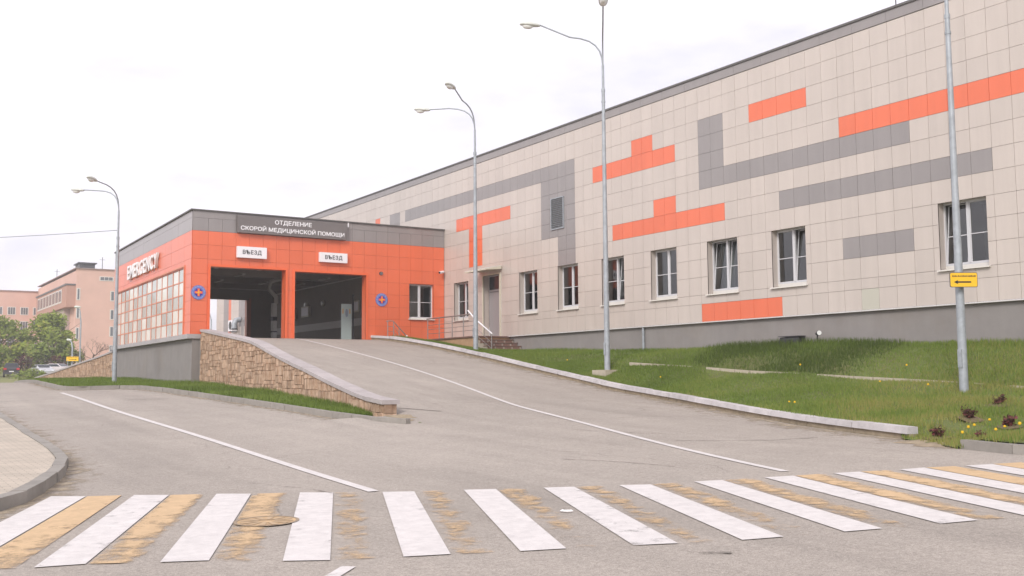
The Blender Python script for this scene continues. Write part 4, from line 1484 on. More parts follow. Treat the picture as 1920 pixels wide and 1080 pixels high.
# cellar stair rail by the orange wall
t_ = thing("cellar_handrail", "short steel handrail with a sloping end against the orange front", "handrail", (21.5, 43.3, 3.5))
b = MB(); b.tube([(21.05, 43.3, 4.42), (21.12, 43.3, 4.45), (21.4, 43.3, 4.45), (22.09, 43.3, 3.78)], .024, 8); b.build("top_rail", MT["railsteel"], t_)
for x_, zt in ((21.13, 4.45), (21.43, 4.42), (21.71, 4.15), (22.07, 3.8)):
    b = MB(); b.tube([(x_, 43.3, 3.1), (x_, 43.3, zt)], .022, 8); b.build("post", MT["railsteel"], t_)
for dz in (.25, .48):
    b = MB(); b.tube([(21.13, 43.3, 4.45 - dz), (21.42, 43.3, 4.45 - dz), (21.95, 43.3, 3.93 - dz)], .012, 6); b.build("crossbar", MT["railsteel"], t_)
b = MB(); b.tube([(22.09, 43.3, 3.78), (22.11, 43.27, 3.74)], .045, 10); b.build("end_cap", MT["railwhite"], t_)
t_ = thing("shadow_gap_box", "low dark box put in for the shadowed gap at the foot of the orange front beside the steps", "dark box", (24.0, 43.6, 3.2))
b = MB(); b.box(23.35, 24.5, 43.25, YF - .04, 2.9, 3.52); b.build("frame", MT["dark"], t_, recalc=True)  # dark box added to fill the black, shadowed gap below the orange wall
b = MB(); b.box(23.30, 24.52, 43.18, YF - .04, 3.522, 3.60); b.build("lid", MT["signback"], t_, recalc=True)

# ------------------------------------------------------------------ entrance steps
st = thing("entrance_stair", "brown tiled steps and stone landing before the grey entrance door", "steps", (23.7, 39.5, 2.8))
b = MB(); b.box(22.86, XW + .08, 38.31, 42.9, 2.4, 3.54); b.build("landing", MT["stepside"], st, recalc=True)
b = MB(); b.box(22.80, XW + .09, 38.25, 42.95, 3.543, 3.60); b.build("landing_slab", MT["steptile"], st, recalc=True)
for k in range(5):
    zt = 3.60 - .15 * (k + 1); y1 = 38.30 - .30 * k; y0 = y1 - .30
    b = MB(); b.box(22.9, XW + .08, y0 + .012, y1, zt - .35, zt - .032, 0)
    for q in range(4):     # brown tiles on the riser, pale joints between
        xa = 22.93 + q * .42 + (.12 if k % 2 else 0)
        b.box(xa, min(xa + .33, XW + .06), y0, y0 + .011, zt - .14, zt - .045, 1)
    b.box(22.88, XW + .08, y0 - .02, y1, zt - .030, zt, 1)
    b.build("step", [MT["mortar"], MT["steptile"]], st, recalc=True)
t_ = thing("steps_railing", "steel railing round the landing with a white sloping handrail down the steps", "railing", (22.9, 40, 3.5))
b = MB(); b.tube([(22.9, 42.8, 4.55), (22.9, 38.35, 4.55)], .03, 8); b.build("top_rail", MT["railsteel"], t_)
for y_ in (42.7, 41.6, 40.4, 39.4, 38.4):
    b = MB(); b.tube([(22.9, y_, 3.6), (22.9, y_, 4.55)], .022, 8); b.build("post", MT["railsteel"], t_)
for z_ in (3.85, 4.05, 4.25):
    b = MB(); b.tube([(22.9, 42.75, z_), (22.9, 38.4, z_)], .012, 6); b.build("crossbar", MT["railsteel"], t_)
b = MB(); b.tube([(22.87, 38.95, 4.72), (22.87, 38.3, 4.30), (22.87, 36.95, 3.62)], .034, 8); b.build("handrail", MT["railwhite"], t_)
for y_, z_ in ((37.0, 3.64), (38.32, 4.3)):
    b = MB(); b.tube([(22.87, y_, 2.7), (22.87, y_, z_)], .022, 8); b.build("post", MT["railsteel"], t_)
b = MB(); b.tube([(22.87, 38.3, 3.95), (22.87, 37.0, 3.25)], .012, 6); b.tube([(22.87, 38.3, 3.65), (22.87, 37.0, 3.0)], .012, 6); b.build("crossbar", MT["railsteel"], t_)

# ------------------------------------------------------------------ stone walls
def stone_wall(label, face, ys, ztop, zbot, thick, coping_step=1.0, row=.25, end_lo=True):
    """face(y) -> x of the road-side face; blocks are laid in rows and cut by the sloping coping"""
    ya, yb = ys
    root = thing("stone_wall", label, "wall", (face((ya + yb) / 2), (ya + yb) / 2, zbot(yb)))
    mbk = MB()
    zmin = min(zbot(ya), zbot(yb)) - .3
    zmax = max(ztop(ya), ztop(yb))
    segs = [ya]
    while segs[-1] < yb - .8:
        segs.append(min(segs[-1] + rnd.uniform(.55, 1.5), yb))
    segs[-1] = yb
    for sa, sb in zip(segs, segs[1:]):
        z = zmin - rnd.uniform(0, .2)
        while z < zmax:
            h = row * rnd.choice((.5, .7, .9, 1.0, 1.3)) * rnd.uniform(.9, 1.1)
            y = sa
            while y < sb - 1e-6:
                w = rnd.choice((.08, .10, .12, .15, .18, .22, .27)) * rnd.uniform(.9, 1.1)
                y0, y1 = y, min(y + w, sb)
                if sb - y1 < .07: y1 = sb
                y = y1
                t0, t1 = min(z + h, ztop(y0)), min(z + h, ztop(y1))
                if t0 <= z + .01 and t1 <= z + .01: continue
                if z + h < min(zbot(y0), zbot(y1)) - .25: continue
                t0, t1 = max(t0, z + .004), max(t1, z + .004)
                g = .0025
                p = rnd.uniform(.012, .05)
                x0, x1 = face(y0), face(y1)
                b_ = .010
                tint = rnd.random()
                jit = [rnd.uniform(-.012, .012) for _ in range(4)]
                V = [(x0, y0 + g, z + g), (x1, y1 - g, z + g), (x1, y1 - g, t1 - g), (x0, y0 + g, t0 - g),
                     (x0 - p + jit[0], y0 + g + b_, z + g + b_), (x1 - p + jit[1], y1 - g - b_, z + g + b_), (x1 - p + jit[2], y1 - g - b_, max(t1 - g - b_, z + g + b_ + .002)), (x0 - p + jit[3], y0 + g + b_, max(t0 - g - b_, z + g + b_ + .002))]
                mbk.idx(V, [(4, 5, 6, 7), (0, 1, 5, 4), (1, 2, 6, 5), (2, 3, 7, 6), (3, 0, 4, 7)], 0, tint)
            z += h
    # core
    n_ = 40
    for i in range(n_):
        y0 = ya + (yb - ya) * i / n_; y1 = ya + (yb - ya) * (i + 1) / n_
        mbk.hexa([(face(y0), y0, zmin), (face(y0) + thick, y0, zmin), (face(y1) + thick, y1, zmin), (face(y1), y1, zmin),
                  (face(y0), y0, ztop(y0) - .003), (face(y0) + thick, y0, ztop(y0) - .003), (face(y1) + thick, y1, ztop(y1) - .003), (face(y1), y1, ztop(y1) - .003)], 1)
    # blocks on the free end
    ye = ya if end_lo else yb
    sg = -1 if end_lo else 1
    z = zmin
    while z < ztop(ye) - .03:
        h = min(row, ztop(ye) - z)
        x = face(ye)
        while x < face(ye) + thick - .02:
            w = min(rnd.choice((.12, .17, .22)), face(ye) + thick - x)
            mbk.box(x + .005, x + w - .005, ye, ye + sg * rnd.uniform(.015, .04), z + .005, z + h - .005, 0, rnd.random())
            x += w
        z += h
    mbk.build("masonry", [MT["stone"], MT["stonegap"]], root, recalc=False)
    c = MB()
    n_ = round((yb - ya + .1) / coping_step)
    yy = [ya - .06 + (yb - ya + .06) * i / n_ for i in range(n_ + 1)]
    if not end_lo: yy = [ya + (yb - ya + .06) * i / n_ for i in range(n_ + 1)]
    for a, b_ in zip(yy, yy[1:]):
        a2, b2 = a + .004, b_ - .004
        w0, w1 = -.075, thick + .06
        ja = rnd.uniform(-.004, .004)
        c.hexa([(face(a2) + w0, a2, ztop(a2)), (face(a2) + w1, a2, ztop(a2)), (face(b2) + w1, b2, ztop(b2)), (face(b2) + w0, b2, ztop(b2)),
                (face(a2) + w0, a2, ztop(a2) + .10 + ja), (face(a2) + w1, a2, ztop(a2) + .10 + ja), (face(b2) + w1, b2, ztop(b2) + .10 + ja), (face(b2) + w0, b2, ztop(b2) + .10 + ja)], 0, rnd.random())
    c.build("coping", MT["coping"], root, recalc=True)
    return root


fa = lambda y: 10.75 + (y - 22) * (2 / 22)
za = lambda y: float(np.interp(y, [22, 22.8, 23.56, 24.44, 26.65, 28.48, 30.38, 32.68, 34.6, 35.6, 38.69, 43.18, 44], [1.13, 1.17, 1.23, 1.34, 1.66, 1.96, 2.23, 2.61, 2.95, 3.08, 3.36, 3.76, 3.83]))
zb_ = lambda y: float(np.interp(y, [22, 24, 27.3, 33, 38.5, 43], [.70, .86, 1.02, 1.24, 1.5, 1.62]))
stone_wall("tan sandstone wall with a pale sloping coping along the left edge of the near ramp", fa, (22.3, 43.98), za, zb_, .34, 1.1)
fb = lambda y: 12.85
zt2 = lambda y: float(np.interp(y, [61.3, 65.8, 72.5, 80.5, 91, 92.4], [3.40, 3.14, 2.83, 2.42, 1.96, 1.88]))
stone_wall("distant tan stone ramp wall falling away to the left behind the first lamp post", fb, (61.35, 92.4), zt2, lambda y: 1.6, .34, 1.3, row=.27, end_lo=False)
# far ramp beyond the bay
mb = MB()
for a, b_ in ((61.3, 66), (66, 72.5), (72.5, 80.5), (80.5, 92.4)):
    mb.face([(13.1, a, zt2(a) - .1 if a > 62 else 3.59), (24.6, a, zt2(a) - .1 if a > 62 else 3.59), (24.6, b_, zt2(b_) - .1), (13.1, b_, zt2(b_) - .1)])
structure(mb.build("exit_ramp", MT["asphalt"]))

# ------------------------------------------------------------------ street lamps
def arm_pts(base, ang, L, rise):
    """from the fork: up, then a smooth bend into a gently rising arm"""
    ca, sa = math.cos(ang), math.sin(ang)
    prof = [(0, 0), (.03, .25), (.10, .48), (.24, .68), (.45, .83), (.75, .93), (1.1, .98), (L - .35, rise)]
    return [(base[0] + ca * r, base[1] + sa * r, base[2] + h) for r, h in prof]


def lamp_post(x, y, z0, zfork, heads, label, r0=.105, block=False, zstep=None):
    t_ = thing("street_lamp", label, "street lamp", (x, y, z0), "twin arm street lamps along the drive")
    zs = zstep or zfork - 1.3
    b = MB()
    b.tube([(x, y, z0 - .2), (x, y, z0 + 2.5), (x, y, z0 + (zs - z0) * .6), (x, y, zs)], [r0, r0 * .9, r0 * .72, r0 * .56], 16)
    b.tube([(x, y, zs - .05), (x, y, zs + .05)], r0 * .66, 14); b.tube([(x, y, zs - .42), (x, y, zs - .36)], r0 * .70, 14)
    b.build("pole", MT["galv"], t_)
    b = MB(); b.tube([(x, y, zs + .05), (x, y, zfork)], [.045, .042], 12); b.build("upper_tube", MT["galv"], t_)
    for (hx, hy, hz) in heads:
        ang = math.atan2(hy - y, hx - x); L = math.hypot(hx - x, hy - y)
        b = MB(); b.tube(arm_pts((x, y, zfork), ang, L, hz - zfork), .028, 10); b.build("arm", MT["galv"], t_)
        slope = .10
        d = Vector((math.cos(ang), math.sin(ang), slope)).normalized(); s = Vector((-math.sin(ang), math.cos(ang), 0)); u = s.cross(d) * -1
        if u.z < 0: u = -u
        c = Vector((hx, hy, hz)) - d * .36
        secs = [(0, .05, .05), (.06, .10, .09), (.20, .14, .12), (.42, .155, .125), (.58, .13, .10), (.68, .07, .06), (.70, .02, .02)]
        b = MB(); vs = []
        n_ = 14
        for (q, w, h) in secs:
            for i in range(n_):
                a = 2 * math.pi * i / n_
                hh = h * (1.0 if math.sin(a) > 0 else .35)
                vs.append(c + d * q + s * (w * math.cos(a)) + u * (hh * math.sin(a)))
        fs = [(j * n_ + i, j * n_ + (i + 1) % n_, (j + 1) * n_ + (i + 1) % n_, (j + 1) * n_ + i) for j in range(len(secs) - 1) for i in range(n_)]
        fs += [tuple(range(n_))[::-1], tuple(range((len(secs) - 1) * n_, len(secs) * n_))]
        b.idx(vs, fs, 0, .5, True)
        hd = b.build("lamp_head", MT["lamp"], t_)
        b = MB(); vs = []
        for (k, dz) in ((1, -.03), (.92, -.08), (.62, -.12), (.2, -.135)):
            for i in range(n_):
                a = 2 * math.pi * i / n_
                vs.append(c + d * (.42 + .19 * k * math.cos(a)) + s * (.115 * k * math.sin(a)) + u * dz)
        fs = [(j * n_ + i, j * n_ + (i + 1) % n_, (j + 1) * n_ + (i + 1) % n_, (j + 1) * n_ + i) for j in range(3) for i in range(n_)] + [tuple(range(3 * n_, 4 * n_))]
        b.idx(vs, fs, 0, .5, True); b.build("glass_bowl", MT["lens"], hd)
    if block:
        b = MB(); b.box(x - .36, x + .36, y - .36, y + .36, z0 - .35, z0 + .05); b.build("concrete_base", MT["concrete"], t_, recalc=True)
    b = MB(); b.box(x - r0 - .012, x - r0 + .03, y - .05, y + .05, z0 + .55, z0 + .95); b.build("service_hatch", MT["galv"], t_, recalc=True)
    return t_


lamp_post(10.25, 48.6, 1.68, 9.45, [(8.74, 46.86, 10.45), (8.78, 50.37, 10.52)], "twin arm street lamp on the grass verge left of the orange building", zstep=8.2)
lamp_post(21.8, 36.51, lawn_z(21.8, 36.51), 12.1, [(20.0, 35.4, 13.42), (20.16, 38.13, 13.08)], "twin arm street lamp standing before the steps and entrance door", zstep=11.1)
lamp_post(21.25, 27.12, lawn_z(21.25, 27.12) + .02, 12.3, [(19.87, 25.29, 13.68), (19.2, 28.5, 13.72)], "tall twin arm street lamp on a square concrete block in the lawn", block=True, zstep=11.42, r0=.10)
lamp_post(20.9, 13.94, lawn_z(20.9, 13.94), 11.6, [(19.5, 12.1, 12.9), (18.9, 15.2, 12.95)], "nearest street lamp at the right, carrying a yellow arrow sign", zstep=9.9, r0=.10)
# wire from the first lamp to the left
mb = MB()
pw = []
for i in range(17):
    t = i / 16
    a, b_ = Vector((10.2, 48.6, 8.55)), Vector((-9.0, 83, 11.2))
    p = a.lerp(b_, t); p.z -= .9 * 4 * t * (1 - t) * .5
    pw.append(p)
mb.tube(pw, .012, 5)
tag(mb.build("overhead_wire", MT["dark"]), "thin overhead wire running from the first lamp post out to the left", "wire")


# yellow arrow signs
def arrow_sign(c, yaw, w, h, label, m, left=True, group=None, loc=None):
    t_ = thing("arrow_sign", label, "sign", c, group)
    X = Vector((math.cos(yaw), math.sin(yaw), 0)); N_ = Vector((math.sin(yaw), -math.cos(yaw), 0)); Z = Vector((0, 0, 1))
    C = Vector(c)
    def rr(w_, h_, r, o):
        pts = []
        for sx, sz, a0 in ((1, 1, 0), (-1, 1, 90), (-1, -1, 180), (1, -1, 270)):
            for k in range(5):
                a = math.radians(a0 + k * 22.5)
                pts.append(C + X * (sx * (w_ / 2 - r) + r * math.cos(a)) + Z * (sz * (h_ / 2 - r) + r * math.sin(a)) + N_ * o)
        return pts
    b = MB(); A = rr(w, h, .04, 0); B = rr(w, h, .04, .02); n_ = len(A)
    b.idx(A + B, [(i, (i + 1) % n_, n_ + (i + 1) % n_, n_ + i) for i in range(n_)] + [tuple(range(n_)), tuple(range(n_, 2 * n_))[::-1]])
    b.build("plate", MT["signback"], t_, recalc=True)
    b = MB(); b.face(rr(w - .025, h - .025, .032, .0225)); b.build("yellow_face", m, t_)
    b = MB(); sg = -1 if left else 1
    def q(pts, o=.0255): b.face([C + X * (px * w) + Z * (pz * h) + N_ * o for px, pz in pts])
    q([(-.24 * 1, -.20), (.26, -.20), (.26, -.10), (-.24, -.10)] if left else [(-.26, -.2), (.24, -.2), (.24, -.1), (-.26, -.1)])
    q([(sg * .36, -.15), (sg * .20, -.01), (sg * .24, -.15)], .0262); q([(sg * .36, -.15), (sg * .20, -.29), (sg * .24, -.15)], .0262)
    b.build("arrow", MT["black"], t_)
    b = MB(); x_ = -.42
    while x_ < .42:       # worn line of small lettering, too faint to read
        ww = rnd.uniform(.018, .034)
        q([(x_, .19), (x_ + ww, .19), (x_ + ww, .19 + rnd.uniform(.09, .13)), (x_, .19 + rnd.uniform(.09, .13))])
        x_ += ww + rnd.choice((.006, .01, .01, .02))
    b.build("small_lettering", mat("faded_black_lettering", (0.16, 0.10, 0.03), .6), t_)
    b = MB()
    for dz in (-.09, .09):
        b.hexa([C + X * sx * .12 + N_ * o + Z * (dz + e) for e in (0, .03) for sx, o in ((-1, -.03), (1, -.03), (1, -.002), (-1, -.002))])
    b.build("clamp", MT["galv"], t_, recalc=True)
    return t_


arrow_sign((20.77, 13.75, 3.83), math.radians(-32), .62, .33, "yellow sign with a black arrow pointing left on the nearest lamp post", MT["yellow"], True)

# ------------------------------------------------------------------ small things
def manhole(x, y, r):
    z = float(road_z(x, y)) + .0115
    t_ = thing("manhole_cover", "round iron manhole cover with radial ribs in the crosswalk, smeared with yellow paint", "manhole cover", (x, y, z))
    b = MB(); n_ = 28
    zr = lambda xx, yy, o: float(road_z(xx, yy)) + o
    b.face([(x + r * math.cos(2 * math.pi * i / n_), y + r * math.sin(2 * math.pi * i / n_), zr(x + r * math.cos(2 * math.pi * i / n_), y + r * math.sin(2 * math.pi * i / n_), .0115)) for i in range(n_)], 0)
    b.build("plate", mat("rusty_painted_iron", (0.34, 0.22, 0.12), .7, col2=(.55, .38, .2), vscale=5, var=.2), t_)
    b = MB()
    for k in range(12):
        a = k * math.pi / 6
        ca, sa = math.cos(a), math.sin(a)
        b.face([(x + u * ca - v * sa, y + u * sa + v * ca, zr(x + u * ca - v * sa, y + u * sa + v * ca, .0155)) for u, v in ((r * .28, -.02), (r * .86, -.035), (r * .86, .035), (r * .28, .02))], 0)
    b.build("rib", mat("pale_worn_rib", (0.46, 0.33, 0.20), .7), t_)
    b = MB()
    for i in range(n_):
        a0, a1 = 2 * math.pi * i / n_, 2 * math.pi * (i + 1) / n_
        b.face([(x + q * math.cos(a), y + q * math.sin(a), zr(x + q * math.cos(a), y + q * math.sin(a), .0145)) for q, a in ((r * .95, a0), (r * 1.06, a0), (r * 1.06, a1), (r * .95, a1))])
    b.build("rim", mat("dark_iron_rim", (0.30, 0.23, 0.16), .7), t_)


manhole(3.70, 10.36, .31)
for (x, y, kind, lb) in ((6.47, 8.98, 0, "curled white paper scrap lying on the crosswalk between two stripes"),):
    z = float(drive_z(x, y)) + .012
    b = MB(); n_ = 9
    for i in range(n_ - 1):
        a0, a1 = math.radians(60 + i * 30), math.radians(90 + i * 30)
        R_, r_ = (.075, .05) if kind == 0 else (.04, .015)
        b.idx([(x + R_ * math.cos(a0), y + R_ * math.sin(a0), z), (x + R_ * math.cos(a1), y + R_ * math.sin(a1), z), (x + r_ * math.cos(a1), y + r_ * math.sin(a1), z + .015), (x + r_ * math.cos(a0), y + r_ * math.sin(a0), z + .015)], [(0, 1, 2, 3)], 0, .5, True)
    tag(b.build("paper_scrap", MT["litter"], loc=(x, y, z)), lb, "litter")
# tray and garden tap at the plinth
t_ = thing("grate_box", "flat dark box lying at the foot of the grey plinth above the grass bank", "box", (24.45, 22.05, 2.78))
b = MB(); b.hexa([(24.25, 21.6, 2.6), (24.62, 21.6, 2.6), (24.62, 22.5, 2.6), (24.25, 22.5, 2.6), (24.33, 21.68, 2.93), (24.6, 21.68, 2.95), (24.6, 22.42, 2.95), (24.33, 22.42, 2.93)]); b.build("box_body", MT["black"], t_, recalc=True)
b = MB(); b.box(24.28, 24.61, 21.64, 22.46, 2.952, 2.975); b.build("lid", MT["dark"], t_, recalc=True)
t_ = thing("floodlight", "tiny floodlight on a bent stalk in front of the grey plinth", "light", (24.4, 21.0, 2.7))
b = MB(); b.tube([(24.4, 21.02, 2.6), (24.4, 21.02, 2.9), (24.36, 20.96, 3.0)], .022, 8); b.build("stalk", MT["dark"], t_)
b = MB(); b.tube([(24.36, 21.0, 3.0), (24.28, 20.84, 3.02)], [.05, .075], 12); b.build("lamp_head", MT["dark"], t_)
b = MB(); b.tube([(24.28, 20.84, 3.02), (24.275, 20.83, 3.02)], .068, 12); b.build("glass", MT["lens"], t_)


shrub_spots = [(17.76, 11.75), (17.39, 10.75), (15.86, 11.1), (19.39, 12.2), (16.04, 10.4)]
dandelion_spots = [(17.27, 11.05), (16.58, 10.9), (16.18, 10.75), (16.1, 10.2), (16.76, 10.45), (17.05, 10.35), (15.97, 9.7), (15.56, 10.45), (17.75, 16.15), (17.48, 15.75), (21.91, 19.5), (20.69, 23.85), (21.55, 29.8), (20.76, 16.05), (22.26, 16.4), (20.62, 14.65)]
SHL = ["dark reddish twiggy shrub nearest below the lamp post at the right", "reddish shrub close to the right picture edge among dandelions", "thin brownish shrub nearest the kerb end",
       "reddish shrub highest up the lawn near the right picture edge", "low brown shrub just above the street kerb among dandelions"]
for k, (x, y) in enumerate(shrub_spots):
    z = lawn_z(x, y)
    t_ = thing("small_shrub", SHL[k], "shrub", (x, y, z), "small reddish shrubs planted in the lawn")
    b = MB(); g = MB(); r_ = random.Random(40 + k)
    for q in range(13 if k != 4 else 7):
        a = r_.uniform(0, 6.28); L_ = r_.uniform(.11, .26) * (1, .9, .8, .9, .6)[k]
        e = Vector((x + math.cos(a) * L_ * .55, y + math.sin(a) * L_ * .55, z + L_ * 1.0))
        b.tube([(x, y, z - .03), e], [.008, .003], 4)
        for w in range(9):
            p = Vector((x, y, z)).lerp(e, r_.uniform(.35, 1.05)) + Vector((r_.uniform(-.05, .05), r_.uniform(-.05, .05), r_.uniform(-.03, .03)))
            u = Vector((r_.gauss(0, 1), r_.gauss(0, 1), r_.gauss(0, 1))).normalized(); v = u.orthogonal(); s = .035
            g.face([p - u * s, p + v * s * .5, p + u * s, p - v * s * .5], 0, r_.random())
    b.build("stem", MT["twig"], t_); g.build("foliage", MT["redleaf"], t_)
    c = MB(); n_ = 12; rr_ = .26
    ring = []
    for i in range(n_):
        a = 2 * math.pi * i / n_; q = rr_ * r_.uniform(.7, 1.15); xx, yy = x + q * math.cos(a), y + q * math.sin(a)
        ring.append((xx, yy, lawn_z(xx, yy) + .025))
    for i in range(n_): c.face([ring[i], ring[(i + 1) % n_], (x, y, z + .05)], 0, .5, True)
    c.build("soil_ring", MT["bedsoil"], t_)
dproto = None
DL = "yellow dandelion flower on a short stem in the right hand lawn"
for k, (x, y) in enumerate(dandelion_spots):
    z = lawn_z(x, y)
    if dproto is None:
        t_ = thing("dandelion", DL, "flower", (x, y, z), "dandelions in the right hand lawn")
        b = MB(); b.tube([(x, y, z - .03), (x + .01, y, z + .14)], .006, 5); b.build("stem", MT["stem"], t_)
        b = MB(); b.tube([(x + .01, y, z + .135), (x + .01, y, z + .15), (x + .01, y, z + .175)], [.010, .027, .016], 9); b.build("flower_head", MT["dandelion"], t_)
        dproto = t_
    else:
        c = copy_tree(dproto); c.location = (x, y, z)
        c.scale = (1, 1, rnd.uniform(.8, 1.25))


# ------------------------------------------------------------------ far left: hospital block, trees, cars
px0, py0, py1 = 34.9, 198.8, 241.8
zt_near, z_bot = 21.9, 3.0
pk = thing("hospital_block", "distant pink brick hospital with a projecting brown bay and two wings", "building", (45, 210, 3))
b = MB()
b.box(px0, 50, py0, py1 - .05, z_bot, zt_near, 0)
b.box(px0 + .1, 50, py0 - .9 + .9, py0 + 1, zt_near + .01, zt_near + .35, 0)
b.build("wing_wall", [MT["pink"]], pk, recalc=True)
b = MB(); b.box(-30, px0 + 20, py1, py1 + 16, z_bot, 21.2, 0); b.build("wall", MT["pink"], pk, recalc=True)
b = MB(); b.box(-30.2, px0 - .02, py1 - .25, py1 + 16, 21.21, 21.38); b.box(px0 - .25, 50.2, py0 - .25, py1 - .3, zt_near + .36, zt_near + .50); b.build("roof", mat("far_roof_edge", (0.36, 0.26, 0.24), .8), pk, recalc=True)
b = MB(); b.hexa([(35.6, py0 + .8, zt_near + .6), (38.2, py0 + .8, zt_near + .6), (38.2, py0 + 5, zt_near + .6), (35.6, py0 + 5, zt_near + .6),
                  (35.6, py0 + .8, zt_near + 1.4), (38.2, py0 + .8, zt_near + 1.4), (38.2, py0 + 5, zt_near + 1.4), (35.6, py0 + 5, zt_near + 1.4)])
b.box(35.3, 38.5, py0 + .5, py0 + 5.3, zt_near + 1.41, zt_near + 1.62)
b.build("roof_vent", MT["dark"], pk, recalc=True)
# projecting bay on the side wall
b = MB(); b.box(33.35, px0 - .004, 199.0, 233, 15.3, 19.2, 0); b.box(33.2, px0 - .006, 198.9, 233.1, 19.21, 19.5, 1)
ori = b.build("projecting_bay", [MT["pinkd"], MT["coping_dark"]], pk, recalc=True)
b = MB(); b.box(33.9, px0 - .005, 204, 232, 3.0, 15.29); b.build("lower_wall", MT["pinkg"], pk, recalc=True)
for i in range(8):
    y = 203.5 + i * 3.5
    b = MB(); b.box(33.29, 33.345, y, y + 2.9, 16.3, 18.8, 0)
    w = b.build("window", MT["farframe"], ori, recalc=True)
    b = MB()
    for q in range(2): b.box(33.27, 33.288, y + .2 + q * 1.3, y + 1.4 + q * 1.3, 16.6, 18.6, 0)
    b.build("pane", MT["farglass"], w, recalc=True)


def far_window(xa, xb, yy, za_, zb2, n_=3, ax=0):
    f = MB(); f.box(xa - .12, xb + .12, yy - .06, yy - .004, za_ - .15, zb2 + .12)
    w = f.build("window", MT["farframe"], pk, recalc=True)
    g = MB(); wd = (xb - xa) / n_
    for q in range(n_): g.box(xa + q * wd + .05, xa + (q + 1) * wd - .05, yy - .08, yy - .061, za_, zb2)
    g.build("pane", MT["farglass"], w, recalc=True)


for k in range(-3, 4):
    xa = 29.12 + k * 2.48 if k >= 0 else 29.12 + k * 2.5
    if xa > 34.4: continue
    far_window(xa, xa + 1.4, py1, 16.3, 17.75); far_window(xa, xa + 1.4, py1, 13.0, 14.75); far_window(xa, xa + 1.4, py1, 9.7, 11.4)
far_window(39.0, 41.2, py0, 20.35, 20.9, 3)
for z in (18.3, 14.9, 11.8, 8.4):
    far_window(40.95, 41.5, py0, z - 1.6, z, 1)
for z in (18.6, 15.3, 11.5):
    far_window(35.15, 35.55, py0, z - 1.9, z, 1)
for (x, y, z, h) in ((36.0, 226, zt_near + .6, 2.2), (39.9, py0 + 3, zt_near + .6, 2.4)):
    b = MB(); b.tube([(x, y, z - .2), (x, y, z + h)], .06, 6); b.tube([(x - .5, y, z + h * .8), (x + .5, y, z + h * .8)], .03, 5); b.build("antenna", MT["dark"], pk)


def tree(name, x, y, z, h, rad, leaf, label, cat="tree", nleaf=4200, lsize=.30, group=None, base=.22, seed=1, stems=1, flat=.85):
    r_ = random.Random(seed)
    t_ = thing(name, label, cat, (x, y, z), group)
    b = MB()
    tips = []
    for s in range(stems):
        ox, oy = (r_.uniform(-.6, .6), r_.uniform(-.6, .6)) if stems > 1 else (0, 0)
        top = Vector((x + ox * 2, y + oy * 2, z + h * .8))
        b.tube([(x + ox, y + oy, z - .3), (x + ox * 1.3, y + oy * 1.3, z + h * .35), top], [.16, .11, .03], 7)
        for k in range(9):
            f_ = r_.uniform(.22, .75)
            p = Vector((x + ox, y + oy, z)).lerp(top, f_)
            a = r_.uniform(0, 6.28)
            L_ = rad * r_.uniform(.5, .95)
            e = p + Vector((math.cos(a) * L_, math.sin(a) * L_, L_ * r_.uniform(.3, .9)))
            b.tube([p, p.lerp(e, .5) + Vector((0, 0, .15)), e], [.06, .04, .012], 5)
            tips.append(e)
    b.build("trunk", MT["bark"], t_)
    if leaf:
        clumps = []
        for k in range(46):
            a = r_.uniform(0, 6.28); q = r_.random() ** .5; zz = r_.uniform(base, 1.0)
            prof = math.sin(min(1, (zz - base) / (1 - base) * .88 + .12) * math.pi) ** .6
            clumps.append((x + math.cos(a) * rad * q * prof, y + math.sin(a) * rad * q * prof, z + h * zz * .97, rad * r_.uniform(.16, .36), r_.random()))
        g = MB()
        for k in range(nleaf):
            c = r_.choice(clumps)
            d = Vector((r_.gauss(0, 1), r_.gauss(0, 1), r_.gauss(0, 1))).normalized() * (c[3] * r_.random() ** .45)
            p = Vector(c[:3]) + Vector((d.x, d.y, d.z * flat))
            u = Vector((r_.gauss(0, 1), r_.gauss(0, 1), r_.gauss(0, .6))).normalized(); v = u.orthogonal().normalized()
            s = lsize * r_.uniform(.5, 1.1)
            tint = min(1, max(0, .3 + .45 * c[4] + r_.uniform(-.25, .25)))
            g.face([p - u * s - v * s * .2, p + v * s * .6, p + u * s + v * s * .1, p - v * s * .55], 0, tint)
        g.build("crown", leaf, t_)
    return t_


tree("leafy_tree", 18.6, 160.5, 3.0, 7.6, 4.0, MT["leafA"], "fresh green bushy tree at the very left edge behind the dark car", seed=3, base=.08, stems=2)
tree("leafy_tree", 24.6, 157, 3.0, 8.0, 4.4, MT["leafA"], "largest fresh green tree in front of the pink hospital wall", seed=5, base=.08, stems=3, nleaf=5600)
tree("leafy_tree", 21.6, 162, 3.0, 6.6, 2.4, MT["leafC"], "thin brownish budding tree between the two green trees", seed=9, base=.2, nleaf=700, lsize=.22, stems=2)
tree("leafy_tree", 25.3, 150, 2.9, 4.6, 1.5, MT["leafB"], "lower deep green tree at the right end of the tree group", seed=12, base=.06, nleaf=1500, stems=2)
tree("leafy_tree", 15.2, 152, 2.8, 5.4, 3.0, MT["leafB"], "deep green low tree behind the dark car at the left border", seed=14, base=.05, nleaf=1700, stems=2)
tree("leafy_tree", 22.4, 150, 2.8, 4.2, 2.4, MT["leafB"], "low deep green bushy tree just behind the silver car", seed=15, base=.04, nleaf=1500, stems=2)
tree("red_shrub", 23.6, 146, 2.7, 2.6, 1.2, MT["redleaf"], "reddish brown shrub behind the silver cars", "shrub", seed=21, base=.1, nleaf=500, lsize=.18, stems=2)
tree("red_shrub", 19.8, 148, 2.7, 3.0, 1.1, MT["redleaf"], "reddish brown shrub behind the dark car", "shrub", seed=22, base=.1, nleaf=420, lsize=.18, stems=2)


